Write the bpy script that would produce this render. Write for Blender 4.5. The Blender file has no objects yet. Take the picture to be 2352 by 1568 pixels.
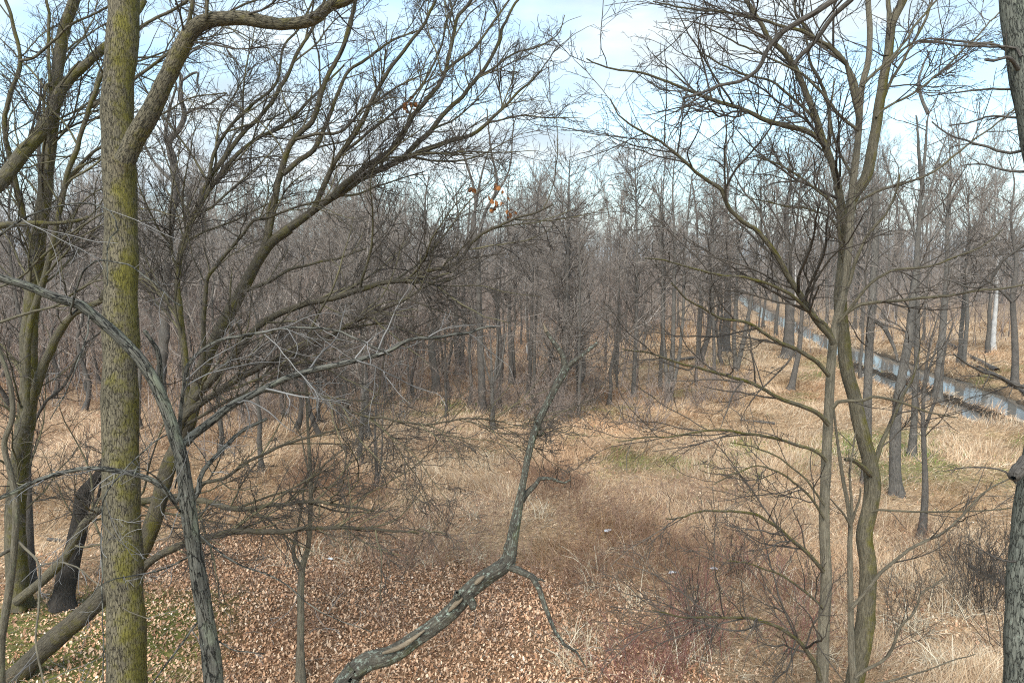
import bpy, math
import numpy as np

SC = bpy.context.scene
COL = SC.collection

# ------------------------------------------------------------------ camera
H, PITCH, F = 7.0, math.radians(7.05), 1649.0
cam_d = bpy.data.cameras.new("camera")
cam_d.sensor_width = 36.0
cam_d.lens = F / 2352.0 * 36.0
cam_d.clip_start, cam_d.clip_end = 0.1, 6000.0
cam = bpy.data.objects.new("camera", cam_d)
cam.location = (0, 0, H)
cam.rotation_euler = (math.pi / 2 - PITCH, 0, 0)
COL.objects.link(cam)
SC.camera = cam

# ------------------------------------------------------------------ sky, sun, exposure
SUN_EL, SUN_AZ = math.radians(48), math.radians(200)
w = bpy.data.worlds.new("World")
SC.world = w
w.use_nodes = True
nt = w.node_tree
nt.nodes.clear()
o_ = nt.nodes.new("ShaderNodeOutputWorld")
bg = nt.nodes.new("ShaderNodeBackground")
sky = nt.nodes.new("ShaderNodeTexSky")
sky.sky_type = 'NISHITA'
sky.sun_disc = False
sky.sun_elevation, sky.sun_rotation = SUN_EL, SUN_AZ
sky.air_density, sky.dust_density, sky.ozone_density = 1.0, 0.6, 1.5
tc = nt.nodes.new("ShaderNodeTexCoord")
mp = nt.nodes.new("ShaderNodeMapping")
mp.inputs['Scale'].default_value = (1.6, 1.6, 5.2)
mp.inputs['Location'].default_value = (0.35, 0.1, 0.55)
nz = nt.nodes.new("ShaderNodeTexNoise")
nz.inputs['Scale'].default_value = 1.35
nz.inputs['Detail'].default_value = 5.0
nz.inputs['Roughness'].default_value = 0.5
nz.inputs['Distortion'].default_value = 0.25
rp = nt.nodes.new("ShaderNodeValToRGB")
rp.color_ramp.elements[0].position, rp.color_ramp.elements[0].color = 0.42, (0.05, 0.05, 0.05, 1)
rp.color_ramp.elements[1].position, rp.color_ramp.elements[1].color = 0.60, (1, 1, 1, 1)
mx = nt.nodes.new("ShaderNodeMix")
mx.data_type = 'RGBA'
mul = nt.nodes.new("ShaderNodeMix")
mul.data_type = 'RGBA'
mul.blend_type = 'MULTIPLY'
mul.inputs[0].default_value = 1.0
mul.inputs[7].default_value = (1.75, 2.05, 1.95, 1)
nt.links.new(tc.outputs['Generated'], mp.inputs['Vector'])
nt.links.new(mp.outputs[0], nz.inputs['Vector'])
nt.links.new(nz.outputs['Fac'], rp.inputs['Fac'])
sx = nt.nodes.new("ShaderNodeSeparateXYZ")
nt.links.new(tc.outputs['Generated'], sx.inputs[0])
mr = nt.nodes.new("ShaderNodeMapRange")
mr.inputs['From Min'].default_value, mr.inputs['From Max'].default_value = 0.02, 0.30
mr.inputs['To Min'].default_value, mr.inputs['To Max'].default_value = 0.85, 0.0
nt.links.new(sx.outputs['Z'], mr.inputs['Value'])
mxx = nt.nodes.new("ShaderNodeMath")
mxx.operation = 'MAXIMUM'
nt.links.new(rp.outputs['Color'], mxx.inputs[0])
nt.links.new(mr.outputs[0], mxx.inputs[1])
nt.links.new(mxx.outputs[0], mx.inputs[0])
nt.links.new(sky.outputs[0], mul.inputs[6])
nt.links.new(mul.outputs[2], mx.inputs[6])
nz2 = nt.nodes.new("ShaderNodeTexNoise")
nz2.inputs['Scale'].default_value = 3.1
nz2.inputs['Detail'].default_value = 6.0
nz2.inputs['Roughness'].default_value = 0.55
nt.links.new(mp.outputs[0], nz2.inputs['Vector'])
rp2 = nt.nodes.new("ShaderNodeValToRGB")
rp2.color_ramp.elements[0].position, rp2.color_ramp.elements[0].color = 0.36, (4.4, 5.35, 6.1, 1)
rp2.color_ramp.elements[1].position, rp2.color_ramp.elements[1].color = 0.58, (6.3, 7.0, 7.3, 1)
nt.links.new(nz2.outputs['Fac'], rp2.inputs['Fac'])
nt.links.new(rp2.outputs['Color'], mx.inputs[7])
nt.links.new(mx.outputs[2], bg.inputs['Color'])
bg.inputs['Strength'].default_value = 0.074
nt.links.new(bg.outputs[0], o_.inputs['Surface'])

sd = bpy.data.lights.new("sun", 'SUN')
sd.energy, sd.angle, sd.color = 2.4, math.radians(40), (1.0, 0.98, 0.95)
sun = bpy.data.objects.new("sun", sd)
sun.rotation_euler = (math.pi / 2 - SUN_EL, 0, math.pi - SUN_AZ)
sun.location = (0, 0, 60)
COL.objects.link(sun)

SC.view_settings.view_transform = 'Standard'
SC.view_settings.look = 'None'
SC.view_settings.exposure = 1.16
SC.view_settings.gamma = 1.0
SC.render.engine = 'CYCLES'
SC.cycles.max_bounces = 5
SC.cycles.diffuse_bounces = 3
SC.cycles.use_denoising = False
SC.cycles.filter_width = 1.1

# ------------------------------------------------------------------ helpers
CP, SP = math.cos(PITCH), math.sin(PITCH)


def px(x, y, d):
    """point seen at pixel (x, y) of the 2352 x 1568 photograph, d metres along the view axis"""
    cx, cy = (x - 1176) / F, -(y - 784) / F
    return np.array([d * cx, d * (CP + cy * SP), H + d * (-SP + cy * CP)])


def gdepth(y):
    return H / (SP + (y - 784) / F * CP)


def gnd(x, y):
    return px(x, y, gdepth(y))


_r = np.random.default_rng(5)
_WV = [(_r.uniform(-1, 1, 2) * f, _r.uniform(0, 6.28), a) for f, a in
       [(0.12, .10), (0.2, .07), (0.35, .05), (0.6, .035), (0.9, .03), (1.7, .022), (2.6, .02), (3.6, .018)] for _ in range(2)]


def noise2(x, y, f=1.0, seed=0):
    """cheap smooth noise, about -1..1"""
    r = np.random.default_rng(seed)
    v = 0
    for k in range(9):
        a = r.uniform(0, 6.28)
        q = f * (0.6 + 0.35 * k)
        v = v + np.sin(x * q * math.cos(a) + y * q * math.sin(a) + r.uniform(0, 6.28) + 1.3 * np.sin(
            0.7 * q * (x * math.sin(a) - y * math.cos(a)))) / (1 + 0.25 * k)
    return v / 3.0


# brook: centre line in the photograph, on the ground
BR = np.array([gnd(2700, 1060), gnd(2480, 995), gnd(2352, 955), gnd(2250, 915), gnd(2150, 880), gnd(2040, 835), gnd(1960, 803), gnd(1880, 770),
               gnd(1815, 742), gnd(1760, 712), gnd(1715, 686), gnd(1690, 668), gnd(1720, 652)])[:, :2]
BW = np.array([2.5, 2.6, 3.0, 3.8, 4.4, 4.2, 3.0, 1.8, 1.4, 1.5, 1.6, 1.6, 1.4])
BAR = np.array([gnd(2420, 985), gnd(2352, 962), gnd(2250, 925), gnd(2160, 893), gnd(2080, 862), gnd(2000, 838), gnd(1950, 822)])[:, :2]


def catmull(P, n):
    P = np.asarray(P, float)
    if len(P) < 3:
        t = np.linspace(0, 1, n)[:, None]
        return P[0] * (1 - t) + P[-1] * t
    Q = np.vstack([2 * P[0] - P[1], P, 2 * P[-1] - P[-2]])
    seg = np.linalg.norm(np.diff(P[:, :3], axis=0), axis=1)
    cum = np.concatenate([[0], np.cumsum(seg)])
    s = np.linspace(0, cum[-1], n)
    i = np.clip(np.searchsorted(cum, s, side='right') - 1, 0, len(P) - 2)
    t = ((s - cum[i]) / np.maximum(seg[i], 1e-9))[:, None]
    p0, p1, p2, p3 = Q[i], Q[i + 1], Q[i + 2], Q[i + 3]
    return 0.5 * (2 * p1 + (p2 - p0) * t + (2 * p0 - 5 * p1 + 4 * p2 - p3) * t ** 2 + (3 * p1 - p0 - 3 * p2 + p3) * t ** 3)


_BC = catmull(np.c_[BR, np.zeros(len(BR)), BW], 260)


def brook_dist(x, y):
    """signed-less distance to brook line over its half width, in metres beyond the edge"""
    x, y = np.asarray(x, float), np.asarray(y, float)
    sh = x.shape
    xf, yf = x.ravel(), y.ravel()
    out = np.full(xf.shape, 99.0)
    m = (xf > 5) & (xf < 70) & (yf > 15) & (yf < 180)
    if m.any():
        xi, yi = xf[m], yf[m]
        best = np.full(xi.shape, 99.0)
        for q in _BC:
            best = np.minimum(best, np.hypot(xi - q[0], yi - q[1]) - q[3] * 0.5)
        out[m] = best
    return out.reshape(sh)


_BARC = catmull(np.c_[BAR, np.zeros((len(BAR), 1))], 90)


def bar_dist(x, y):
    x, y = np.asarray(x, float), np.asarray(y, float)
    out = np.full(x.shape, 99.0)
    m = (x > 10) & (x < 40) & (y > 18) & (y < 70)
    if m.any():
        out[m] = np.hypot(x[m][:, None] - _BARC[None, :, 0], y[m][:, None] - _BARC[None, :, 1]).min(1)
    return out


def terrain(x, y, brook=True):
    x, y = np.asarray(x, float), np.asarray(y, float)
    z = 0
    for k, ph, a in _WV:
        z = z + a * np.sin(k[0] * x + k[1] * y + ph)
    z = z * np.clip((y - 4) / 8, 0.3, 1) * np.clip(60 / np.maximum(y, 1), .3, 1)
    if brook:
        b = brook_dist(x, y) + 0.5 * noise2(x, y, .9, 3) + .2 * noise2(x, y, 2.6, 13)
        t = np.clip((1.5 - b) / 2.0, 0, 1)
        z = z * (1 - t) - 0.62 * t * t * (3 - 2 * t)
        z = z + 0.13 * np.exp(-((b - 1.9) / 0.6) ** 2)
        z = z + t * .26 * np.clip(noise2(x, y, 1.1, 17) - .35, 0, .9)
        z = z + t * .50 * np.exp(-((bar_dist(x, y) + .15 * noise2(x, y, 2.2, 19)) / .42) ** 2)
    return z


def tz(x, y):
    return float(terrain(np.array([x]), np.array([y]))[0])


# ---- mesh building
class MB:
    """collects quads, builds one mesh object"""

    def __init__(s):
        s.v, s.f, s.b, s.c, s.n, s.m = [], [], [], [], 0, []
        s.mi = 0

    def add(s, v, f, b=None, c=None):
        s.v.append(v)
        s.f.append(f + s.n)
        s.m.append(np.full(len(f), s.mi, np.int32))
        s.b.append(b if b is not None else v)
        s.c.append(c if c is not None else np.full((len(v), 3), 0.5))
        s.n += len(v)

    def tubes(s, P, R, sides, lump=0.0, seed=0, flare=0.0, cap=False):
        P, R = np.asarray(P, float), np.asarray(R, float)
        if len(P) == 0:
            return
        N, K, _ = P.shape
        T = np.gradient(P, axis=1)
        T /= np.linalg.norm(T, axis=2, keepdims=True) + 1e-12
        mt = P[:, -1] - P[:, 0]
        mt /= np.linalg.norm(mt, axis=1, keepdims=True) + 1e-12
        ax = np.eye(3)[np.argmin(np.abs(mt), axis=1)]
        A = np.cross(T, ax[:, None, :])
        A /= np.linalg.norm(A, axis=2, keepdims=True) + 1e-12
        B = np.cross(T, A)
        th = np.arange(sides) * 2 * math.pi / sides
        ct, st = np.cos(th), np.sin(th)
        L = np.concatenate([np.zeros((N, 1)), np.cumsum(np.linalg.norm(np.diff(P, axis=1), axis=2), axis=1)], axis=1)
        RR = np.repeat(R[:, :, None], sides, axis=2)
        if lump:
            r = np.random.default_rng(seed + 11)
            q = 0
            for k in (1, 2, 3, 5, 4, 7, 3, 6):
                q = q + np.sin(k * th[None, None] + L[:, :, None] * r.uniform(-3, 3) * (1 + .3 * k) + r.uniform(0, 6.28)) * r.uniform(.3, 1) / (k ** .6)
            for _ in range(4):
                q = q + 0.9 * np.sin(L[:, :, None] * r.uniform(2, 12) + r.uniform(0, 6.28))
            RR = RR * (1 + lump * (q - q.mean()) * 0.4)
            if sides >= 18:
                for _ in range(int(L.max() * 2.2)):
                    v0, t0, sg = r.uniform(0, L.max()), r.uniform(0, 6.28), r.uniform(.05, .16)
                    dt = np.abs((th[None, None] - t0 + math.pi) % (2 * math.pi) - math.pi)
                    RR = RR * (1 + r.uniform(-.06, .18) * np.exp(-((L[:, :, None] - v0) / sg) ** 2 - (dt / .45) ** 2))
        if flare:
            g = flare * np.exp(-L / 0.28)
            RR = RR * (1 + g[:, :, None] * (0.8 + 0.5 * np.cos(4 * th + seed)[None, None]))
        V = P[:, :, None] + RR[..., None] * (A[:, :, None] * ct[None, None, :, None] + B[:, :, None] * st[None, None, :, None])
        u = R[:, :1, None] * np.ones((1, K, 1))
        off = (np.arange(N) * 1.37)[:, None, None]
        bk = np.stack([u * ct + off, u * st, np.broadcast_to(L[:, :, None], u.shape[:2] + (sides,)) + off], axis=-1)
        i = np.arange(N * K * sides).reshape(N, K, sides)
        a, b = i[:, :-1], i[:, 1:]
        q = np.stack([a, np.roll(a, -1, 2), np.roll(b, -1, 2), b], axis=-1).reshape(-1, 4)
        s.add(V.reshape(-1, 3), q, bk.reshape(-1, 3))
        if cap:   # close the far end
            for k in range(N):
                ring = V[k, -1]
                c = ring.mean(0)
                vv = np.vstack([ring, ring * 0.4 + c * 0.6 + T[k, -1] * R[k, -1] * 0.35])
                j = np.arange(sides)
                s.add(vv, np.stack([j, np.roll(j, -1), np.roll(j, -1) + sides, j + sides], 1))

    def build(s, name, mat, parent=None, origin=(0, 0, 0), smooth=True, colors=False):
        me = mesh_from(name, np.vstack(s.v) - np.asarray(origin), np.vstack(s.f), np.vstack(s.b),
                       np.vstack(s.c) if colors else None, smooth)
        for k in (mat if isinstance(mat, (list, tuple)) else [mat]):
            me.materials.append(k)
        if isinstance(mat, (list, tuple)):
            me.polygons.foreach_set("material_index", np.concatenate(s.m))
        o = bpy.data.objects.new(name, me)
        COL.objects.link(o)
        if parent:
            o.parent = parent
        else:
            o.location = origin
        return o


def mesh_from(name, V, Q, Bk=None, C=None, smooth=True):
    me = bpy.data.meshes.new(name)
    n, m = len(V), len(Q)
    me.vertices.add(n)
    me.vertices.foreach_set("co", V.astype(np.float32).ravel())
    me.loops.add(m * 4)
    me.loops.foreach_set("vertex_index", Q.astype(np.int32).ravel())
    me.polygons.add(m)
    me.polygons.foreach_set("loop_start", np.arange(0, m * 4, 4, dtype=np.int32))
    me.polygons.foreach_set("use_smooth", np.full(m, smooth))
    if Bk is not None:
        at = me.attributes.new("bark", 'FLOAT_VECTOR', 'POINT')
        at.data.foreach_set("vector", Bk.astype(np.float32).ravel())
    if C is not None:
        at = me.attributes.new("col", 'FLOAT_COLOR', 'POINT')
        at.data.foreach_set("color", np.c_[C, np.ones(n)].astype(np.float32).ravel())
    me.update(calc_edges=True)
    return me


def tag(o, label=None, cat=None, group=None, kind=None):
    for k, v in (("label", label), ("category", cat), ("group", group), ("kind", kind)):
        if v:
            o[k] = v
    return o


def thing(name, label, cat, loc=(0, 0, 0), group=None):
    o = bpy.data.objects.new(name, None)
    o.location = loc
    o.empty_display_size = 0.2
    COL.objects.link(o)
    return tag(o, label, cat, group)


def dup(root, loc, rz, sc, label=None, group=None):
    r = root.copy()
    COL.objects.link(r)
    r.location, r.rotation_euler, r.scale = loc, (0, 0, rz), sc
    if label:
        r["label"] = label
    if group:
        r["group"] = group
    for ch in list(root.children):
        c = ch.copy()
        COL.objects.link(c)
        c.parent = r
    return r


# ---- materials
def mat(name):
    m = bpy.data.materials.new(name)
    m.use_nodes = True
    t = m.node_tree
    p = t.nodes["Principled BSDF"]
    p.inputs['Roughness'].default_value = 0.9
    p.inputs['Specular IOR Level'].default_value = 0.2
    return m, t, p


def nd(t, kind, **kw):
    n = t.nodes.new(kind)
    for k, v in kw.items():
        if k in n.inputs:
            n.inputs[k].default_value = v
        else:
            setattr(n, k, v)
    return n


def ramp(t, src, p0, p1, c0=(0, 0, 0), c1=(1, 1, 1)):
    r = t.nodes.new("ShaderNodeValToRGB")
    e = r.color_ramp.elements
    e[0].position, e[1].position = p0, p1
    e[0].color, e[1].color = (*c0, 1), (*c1, 1)
    t.links.new(src, r.inputs[0])
    return r.outputs[0]


def mixc(t, fac, a, b, mode='MIX'):
    m = t.nodes.new("ShaderNodeMix")
    m.data_type, m.blend_type = 'RGBA', mode
    for sock, v in ((m.inputs[0], fac), (m.inputs[6], a), (m.inputs[7], b)):
        if hasattr(v, 'is_output'):
            t.links.new(v, sock)
        elif isinstance(v, (int, float)):
            sock.default_value = v
        else:
            sock.default_value = (*v, 1)
    return m.outputs[2]


def bark_mat(name, dark, light, moss=None, moss_lo=0.5, lichen=0.0, plates=False, fine=1.0, crack=.3):
    m, t, p = mat(name)
    at = nd(t, "ShaderNodeAttribute", attribute_name="bark")
    mp = nd(t, "ShaderNodeMapping")
    mp.inputs['Scale'].default_value = (60 * fine, 60 * fine, 11 * fine)
    t.links.new(at.outputs['Vector'], mp.inputs[0])
    n1 = nd(t, "ShaderNodeTexNoise", Scale=1.0, Detail=9.0, Roughness=0.72, Distortion=0.6)
    t.links.new(mp.outputs[0], n1.inputs['Vector'])
    fac = ramp(t, n1.outputs['Fac'], 0.38, 0.60)
    col = mixc(t, fac, dark, light)
    hgt = n1.outputs['Fac']
    if plates:
        mp2 = nd(t, "ShaderNodeMapping")
        mp2.inputs['Scale'].default_value = (24 * fine, 24 * fine, 6.5 * fine)
        t.links.new(at.outputs['Vector'], mp2.inputs[0])
        nw = nd(t, "ShaderNodeTexNoise", Scale=0.9, Detail=6.0, Roughness=0.7)
        t.links.new(mp2.outputs[0], nw.inputs['Vector'])
        wv = mixc(t, 1.0, mp2.outputs[0], mixc(t, 1.0, nw.outputs['Color'], (1.9, 1.9, 1.9), 'MULTIPLY'), 'ADD')
        vo = nd(t, "ShaderNodeTexVoronoi", Scale=1.0)
        vo.feature = 'DISTANCE_TO_EDGE'
        t.links.new(wv, vo.inputs['Vector'])
        cr = ramp(t, mixc(t, 1.0, vo.outputs['Distance'], mixc(t, 1.0, n1.outputs['Fac'], (.22, .22, .22), 'MULTIPLY'), 'SUBTRACT'), -.06, 0.02) if False else ramp(t, vo.outputs['Distance'], 0.0, 0.055)
        col = mixc(t, cr, tuple(c * crack for c in dark), col)
        hgt = cr
    n2 = nd(t, "ShaderNodeTexNoise", Scale=2.2, Detail=4.0, Roughness=0.6)
    t.links.new(at.outputs['Vector'], n2.inputs['Vector'])
    col = mixc(t, ramp(t, n2.outputs['Fac'], 0.35, 0.7, (.72, .72, .72), (1.15, 1.12, 1.08)), (0, 0, 0), col)if False else mixc(
        t, 1.0, col, ramp(t, n2.outputs['Fac'], 0.35, 0.7, (.75, .75, .75), (1.15, 1.12, 1.08)), 'MULTIPLY')
    if moss:
        n3 = nd(t, "ShaderNodeTexNoise", Scale=2.3, Detail=8.0, Roughness=0.74)
        t.links.new(at.outputs['Vector'], n3.inputs['Vector'])
        gn = nd(t, "ShaderNodeNewGeometry")
        dt = nd(t, "ShaderNodeVectorMath", operation='DOT_PRODUCT')
        dt.inputs[1].default_value = (.13, -.03, .03)
        t.links.new(gn.outputs['Normal'], dt.inputs[0])
        ad = nd(t, "ShaderNodeMath", operation='ADD')
        t.links.new(n3.outputs['Fac'], ad.inputs[0])
        t.links.new(dt.outputs['Value'], ad.inputs[1])
        mf = ramp(t, ad.outputs[0], moss_lo, moss_lo + 0.15)
        mcol = mixc(t, fac, tuple(c * 0.45 for c in moss), moss)
        col = mixc(t, mf, col, mcol)
    if lichen:
        n4 = nd(t, "ShaderNodeTexNoise", Scale=30.0, Detail=5.0, Roughness=0.75)
        t.links.new(at.outputs['Vector'], n4.inputs['Vector'])
        lf = ramp(t, n4.outputs['Fac'], 0.66 - lichen * 0.14, 0.76 - lichen * 0.12)
        col = mixc(t, lf, col, (0.30, 0.335, 0.26))
    t.links.new(col, p.inputs['Base Color'])
    bp = nd(t, "ShaderNodeBump", Strength=0.9, Distance=0.03)
    t.links.new(hgt, bp.inputs['Height'])
    t.links.new(bp.outputs[0], p.inputs['Normal'])
    return m


def twig_mat(name, a, b, scale=1.2):
    m, t, p = mat(name)
    at = nd(t, "ShaderNodeAttribute", attribute_name="bark")
    n = nd(t, "ShaderNodeTexNoise", Scale=scale, Detail=2.0)
    t.links.new(at.outputs['Vector'], n.inputs['Vector'])
    t.links.new(ramp(t, n.outputs['Fac'], 0.35, 0.65, a, b), p.inputs['Base Color'])
    return m


def attr_mat(name, rough=0.8, trans=0.0):
    m, t, p = mat(name)
    at = nd(t, "ShaderNodeAttribute", attribute_name="col")
    t.links.new(at.outputs['Color'], p.inputs['Base Color'])
    p.inputs['Roughness'].default_value = rough
    return m


M_MOSSY = bark_mat("mossy grey bark", (.065, .054, .036), (.20, .17, .11), (.18, .155, .035), 0.54, plates=True, fine=1.4, crack=.75)
M_MOSSY2 = bark_mat("smooth mossy bark", (.07, .06, .04), (.185, .158, .105), (.145, .125, .026), 0.52, fine=0.8)
M_DARKMOSS = bark_mat("rough dark mossy bark", (.035, .029, .021), (.14, .118, .08), (.14, .12, .026), 0.53)
M_FLAKY = bark_mat("grey flaky bark", (.045, .042, .034), (.155, .147, .12), (.24, .25, .17), 0.60, lichen=0.35, plates=True, fine=.7, crack=.25)
M_PLATE = bark_mat("grey green plated bark", (.06, .062, .05), (.18, .18, .145), (.20, .23, .15), 0.56, lichen=0.3, plates=True, fine=1.2)
M_LICHEN = bark_mat("dead lichened bark", (.035, .03, .025), (.13, .115, .085), (.13, .14, .06), 0.60, lichen=.9)
M_BAREWOOD = bark_mat("bare splintered wood", (.15, .115, .075), (.32, .25, .17))
M_PALE = bark_mat("smooth pale bark", (.10, .085, .06), (.22, .19, .135), (.26, .25, .15), 0.62, lichen=0.1, fine=.7)
M_GREY = bark_mat("grey furrowed bark", (.06, .054, .046), (.185, .166, .14), lichen=0.1)
M_GREYDK = bark_mat("dark grey bark", (.055, .048, .041), (.165, .145, .122))
M_BLACK = bark_mat("rotten black bark", (.018, .016, .014), (.065, .055, .045))
M_WHITE = bark_mat("white bark", (.35, .34, .32), (.62, .60, .56))
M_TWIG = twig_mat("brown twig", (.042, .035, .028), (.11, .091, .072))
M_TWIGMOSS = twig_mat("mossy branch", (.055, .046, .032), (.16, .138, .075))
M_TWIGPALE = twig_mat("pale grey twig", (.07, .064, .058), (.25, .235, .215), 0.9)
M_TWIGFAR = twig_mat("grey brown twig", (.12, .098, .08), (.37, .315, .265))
M_TWIGRED = twig_mat("red brown twig", (.12, .09, .073), (.39, .305, .245))
M_LEAF = attr_mat("dead leaf", 0.7)
M_GRASS = attr_mat("dry grass", 0.75)


# ---- growth of branches
def tracks(lst, n):
    """list of (k,4) polylines x,y,z,r -> (N,n,3),(N,n)"""
    A = np.stack([catmull(p, n) for p in lst])
    return A[:, :, :3], np.maximum(A[:, :, 3], 0.0012)


def unit(v):
    return v / (np.linalg.norm(v, axis=-1, keepdims=True) + 1e-12)


def grow(P, R, rng, dens, ang, ratio, K, t0=0.15, t1=1.0, up=0.05, wig=0.12, rr=0.6, tip=0.002, lmin=0.1, lmax=9, keep=2.2,
         off=None, thick=.0085, taper=0.5, out=None, cap=None):
    """children of the tubes P: dens per metre, at ang degrees from the parent, ratio of the parent's length"""
    P, R = np.asarray(P), np.asarray(R)
    N, KP, _ = P.shape
    seg = np.linalg.norm(np.diff(P, axis=1), axis=2)
    L = seg.sum(1)
    cnt = rng.poisson(np.maximum(dens * L * (t1 - t0), 0))
    idx = np.repeat(np.arange(N), cnt)
    if cap and len(idx) > cap:
        idx = rng.permutation(idx)[:cap]
    M = len(idx)
    if M == 0:
        return np.zeros((0, K, 3)), np.zeros((0, K))
    t = t0 + (t1 - t0) * rng.random(M)
    s = t * (KP - 1)
    i = np.minimum(s.astype(int), KP - 2)
    f = (s - i)[:, None]
    pos = P[idx, i] * (1 - f) + P[idx, i + 1] * f
    pr = R[idx, i] * (1 - f[:, 0]) + R[idx, i + 1] * f[:, 0]
    T = unit(P[idx, i + 1] - P[idx, i])
    rv = rng.normal(size=(M, 3))
    side = unit(rv - (rv * T).sum(1, keepdims=True) * T)
    a = np.radians(ang + rng.normal(size=M) * ang * 0.22)[:, None]
    d = T * np.cos(a) + side * np.sin(a)
    if off is not None:
        d = unit(d + np.asarray(off))
    ln = np.clip(ratio * L[idx] * (1.08 - taper * t) * rng.uniform(0.45, 1.25, M), lmin, lmax)
    st = (ln / (K - 1))[:, None]
    C = np.zeros((M, K, 3))
    C[:, 0] = pos
    for k in range(1, K):
        d = unit(d + rng.normal(size=(M, 3)) * wig + np.array([0, 0, up]))
        C[:, k] = C[:, k - 1] + d * st
    r0 = np.minimum(pr * rr, 0.003 + ln * thick)
    r0 = np.maximum(r0, tip)
    RR = r0[:, None] * (1 - np.linspace(0, 1, K)[None]) ** 0.8 + tip * np.linspace(0, 1, K)[None]
    if keep:
        ok = (np.linalg.norm(C - np.array([0, 0, H]), axis=2).min(1) > keep)
        C, RR = C[ok], RR[ok]
    ok = C[:, -1, 2] > 0.15
    return C[ok], RR[ok]


def T_(pts, d0, d1, w0, w1, dpow=1.0):
    """pixel polyline with linear depth and width -> (k,4) world polyline"""
    n = len(pts)
    pp = np.array(pts, float)
    seg = np.concatenate([[0], np.cumsum(np.linalg.norm(np.diff(pp, axis=0), axis=1))])
    s = seg / seg[-1]
    out = []
    for k in range(n):
        d = d0 + (d1 - d0) * s[k] ** dpow
        wd = w0 + (w1 - w0) * s[k]
        out.append([*px(pp[k, 0], pp[k, 1], d), wd / 2 * d / F])
    return np.array(out)


def W_(pts):
    """pixel polyline with own depth and width per point (x, y, d, w)"""
    return np.array([[*px(x, y, d), w_ / 2 * d / F] for x, y, d, w_ in pts])


def to_ground(tr, lean=0.35):
    """prepend a foot on the ground below the first point of a trunk"""
    a, b = tr[0], tr[1]
    t = unit(b[:3] - a[:3])
    z0 = a[2] + 0.12
    k = z0 / max(t[2], 0.4) * lean
    foot = np.array([a[0] - t[0] * k, a[1] - t[1] * k, 0, a[3] * 1.15])
    foot[2] = tz(foot[0], foot[1]) - 0.12
    mid = (foot + a) / 2
    return np.vstack([foot, mid, tr])


def tree(name, label, trunk, limbs, mats, seed, levels, sides=18, trunk_n=None, lump=0.05, flare=0.5, group=None, extra=None,
         cat="tree", capend=False, trunk_twigs=0.0, limb_sides=9):
    """a traced tree: trunk, each traced limb, crown of grown branches and twigs"""
    rng = np.random.default_rng(seed)
    base = trunk[0, :3].copy()
    base[2] = tz(base[0], base[1])
    root = thing(name, label, cat, base, group)
    ln = np.linalg.norm(np.diff(trunk[:, :3], axis=0), axis=1).sum()
    n = trunk_n or int(np.clip(ln / 0.07, 16, 160))
    P, R = tracks([trunk], n)
    mb = MB()
    mb.tubes(P, R, sides, lump, seed, flare, cap=capend)
    mb.build("trunk", mats[0], root, base)
    par = []
    for k, l in enumerate(limbs):
        ll = np.linalg.norm(np.diff(l[:, :3], axis=0), axis=1).sum()
        nn = int(np.clip(ll / 0.09, 10, 90))
        p, r = tracks([l], nn)
        jit = rng.normal(size=(nn, 3))
        kern = np.ones(3) / 3
        for a in range(3):
            jit[:, a] = np.convolve(jit[:, a], kern, 'same')
        p = p + (jit * np.linspace(0, 1, nn)[:, None] ** .3 * min(0.016, 0.05 * ll / nn + .008))[None]
        mb = MB()
        mb.tubes(p, r, limb_sides, lump * 1.1, seed + k, 0, cap=True)
        mb.build("limb", mats[1], root, base)
        par.append(l)
    crown = MB()
    if levels:
        src = par if par else [trunk]
        P, R = tracks(src, 28)
        if trunk_twigs:
            tp, tr_ = tracks([trunk], 28)
            P, R = np.concatenate([P, tp]), np.concatenate([R, tr_])
        for k, lv in enumerate(levels):
            P, R = grow(P, R, rng, **lv)
            if len(P) == 0:
                break
            crown.mi = 0 if k < 1 else 1
            crown.tubes(P, R, 5 if k == 0 else (4 if k == 1 else 3), 0.03 if k == 0 else 0)
        if crown.n:
            crown.build("crown", [mats[2], mats[3]], root, base)
    if extra:
        extra(root, base)
    return root

# ------------------------------------------------------------------ ground, brook, far land
def strip(lo, hi, step, a, b):
    inner = np.arange(lo, hi + 1e-6, step)
    g = 1.28 ** np.arange(1, 24)
    left = lo - step * np.cumsum(g)
    right = hi + step * np.cumsum(g)
    return np.concatenate([left[left > a][::-1], inner, right[right < b]])


gx = strip(-46, 60, 0.4, -2500, 2500)
gy = strip(3, 112, 0.4, -400, 3500)
GX, GY = np.meshgrid(gx, gy, indexing='ij')
GZ = terrain(GX, GY)
idx = np.arange(GX.size).reshape(GX.shape)
gq = np.stack([idx[:-1, :-1], idx[1:, :-1], idx[1:, 1:], idx[:-1, 1:]], -1).reshape(-1, 4)


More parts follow.
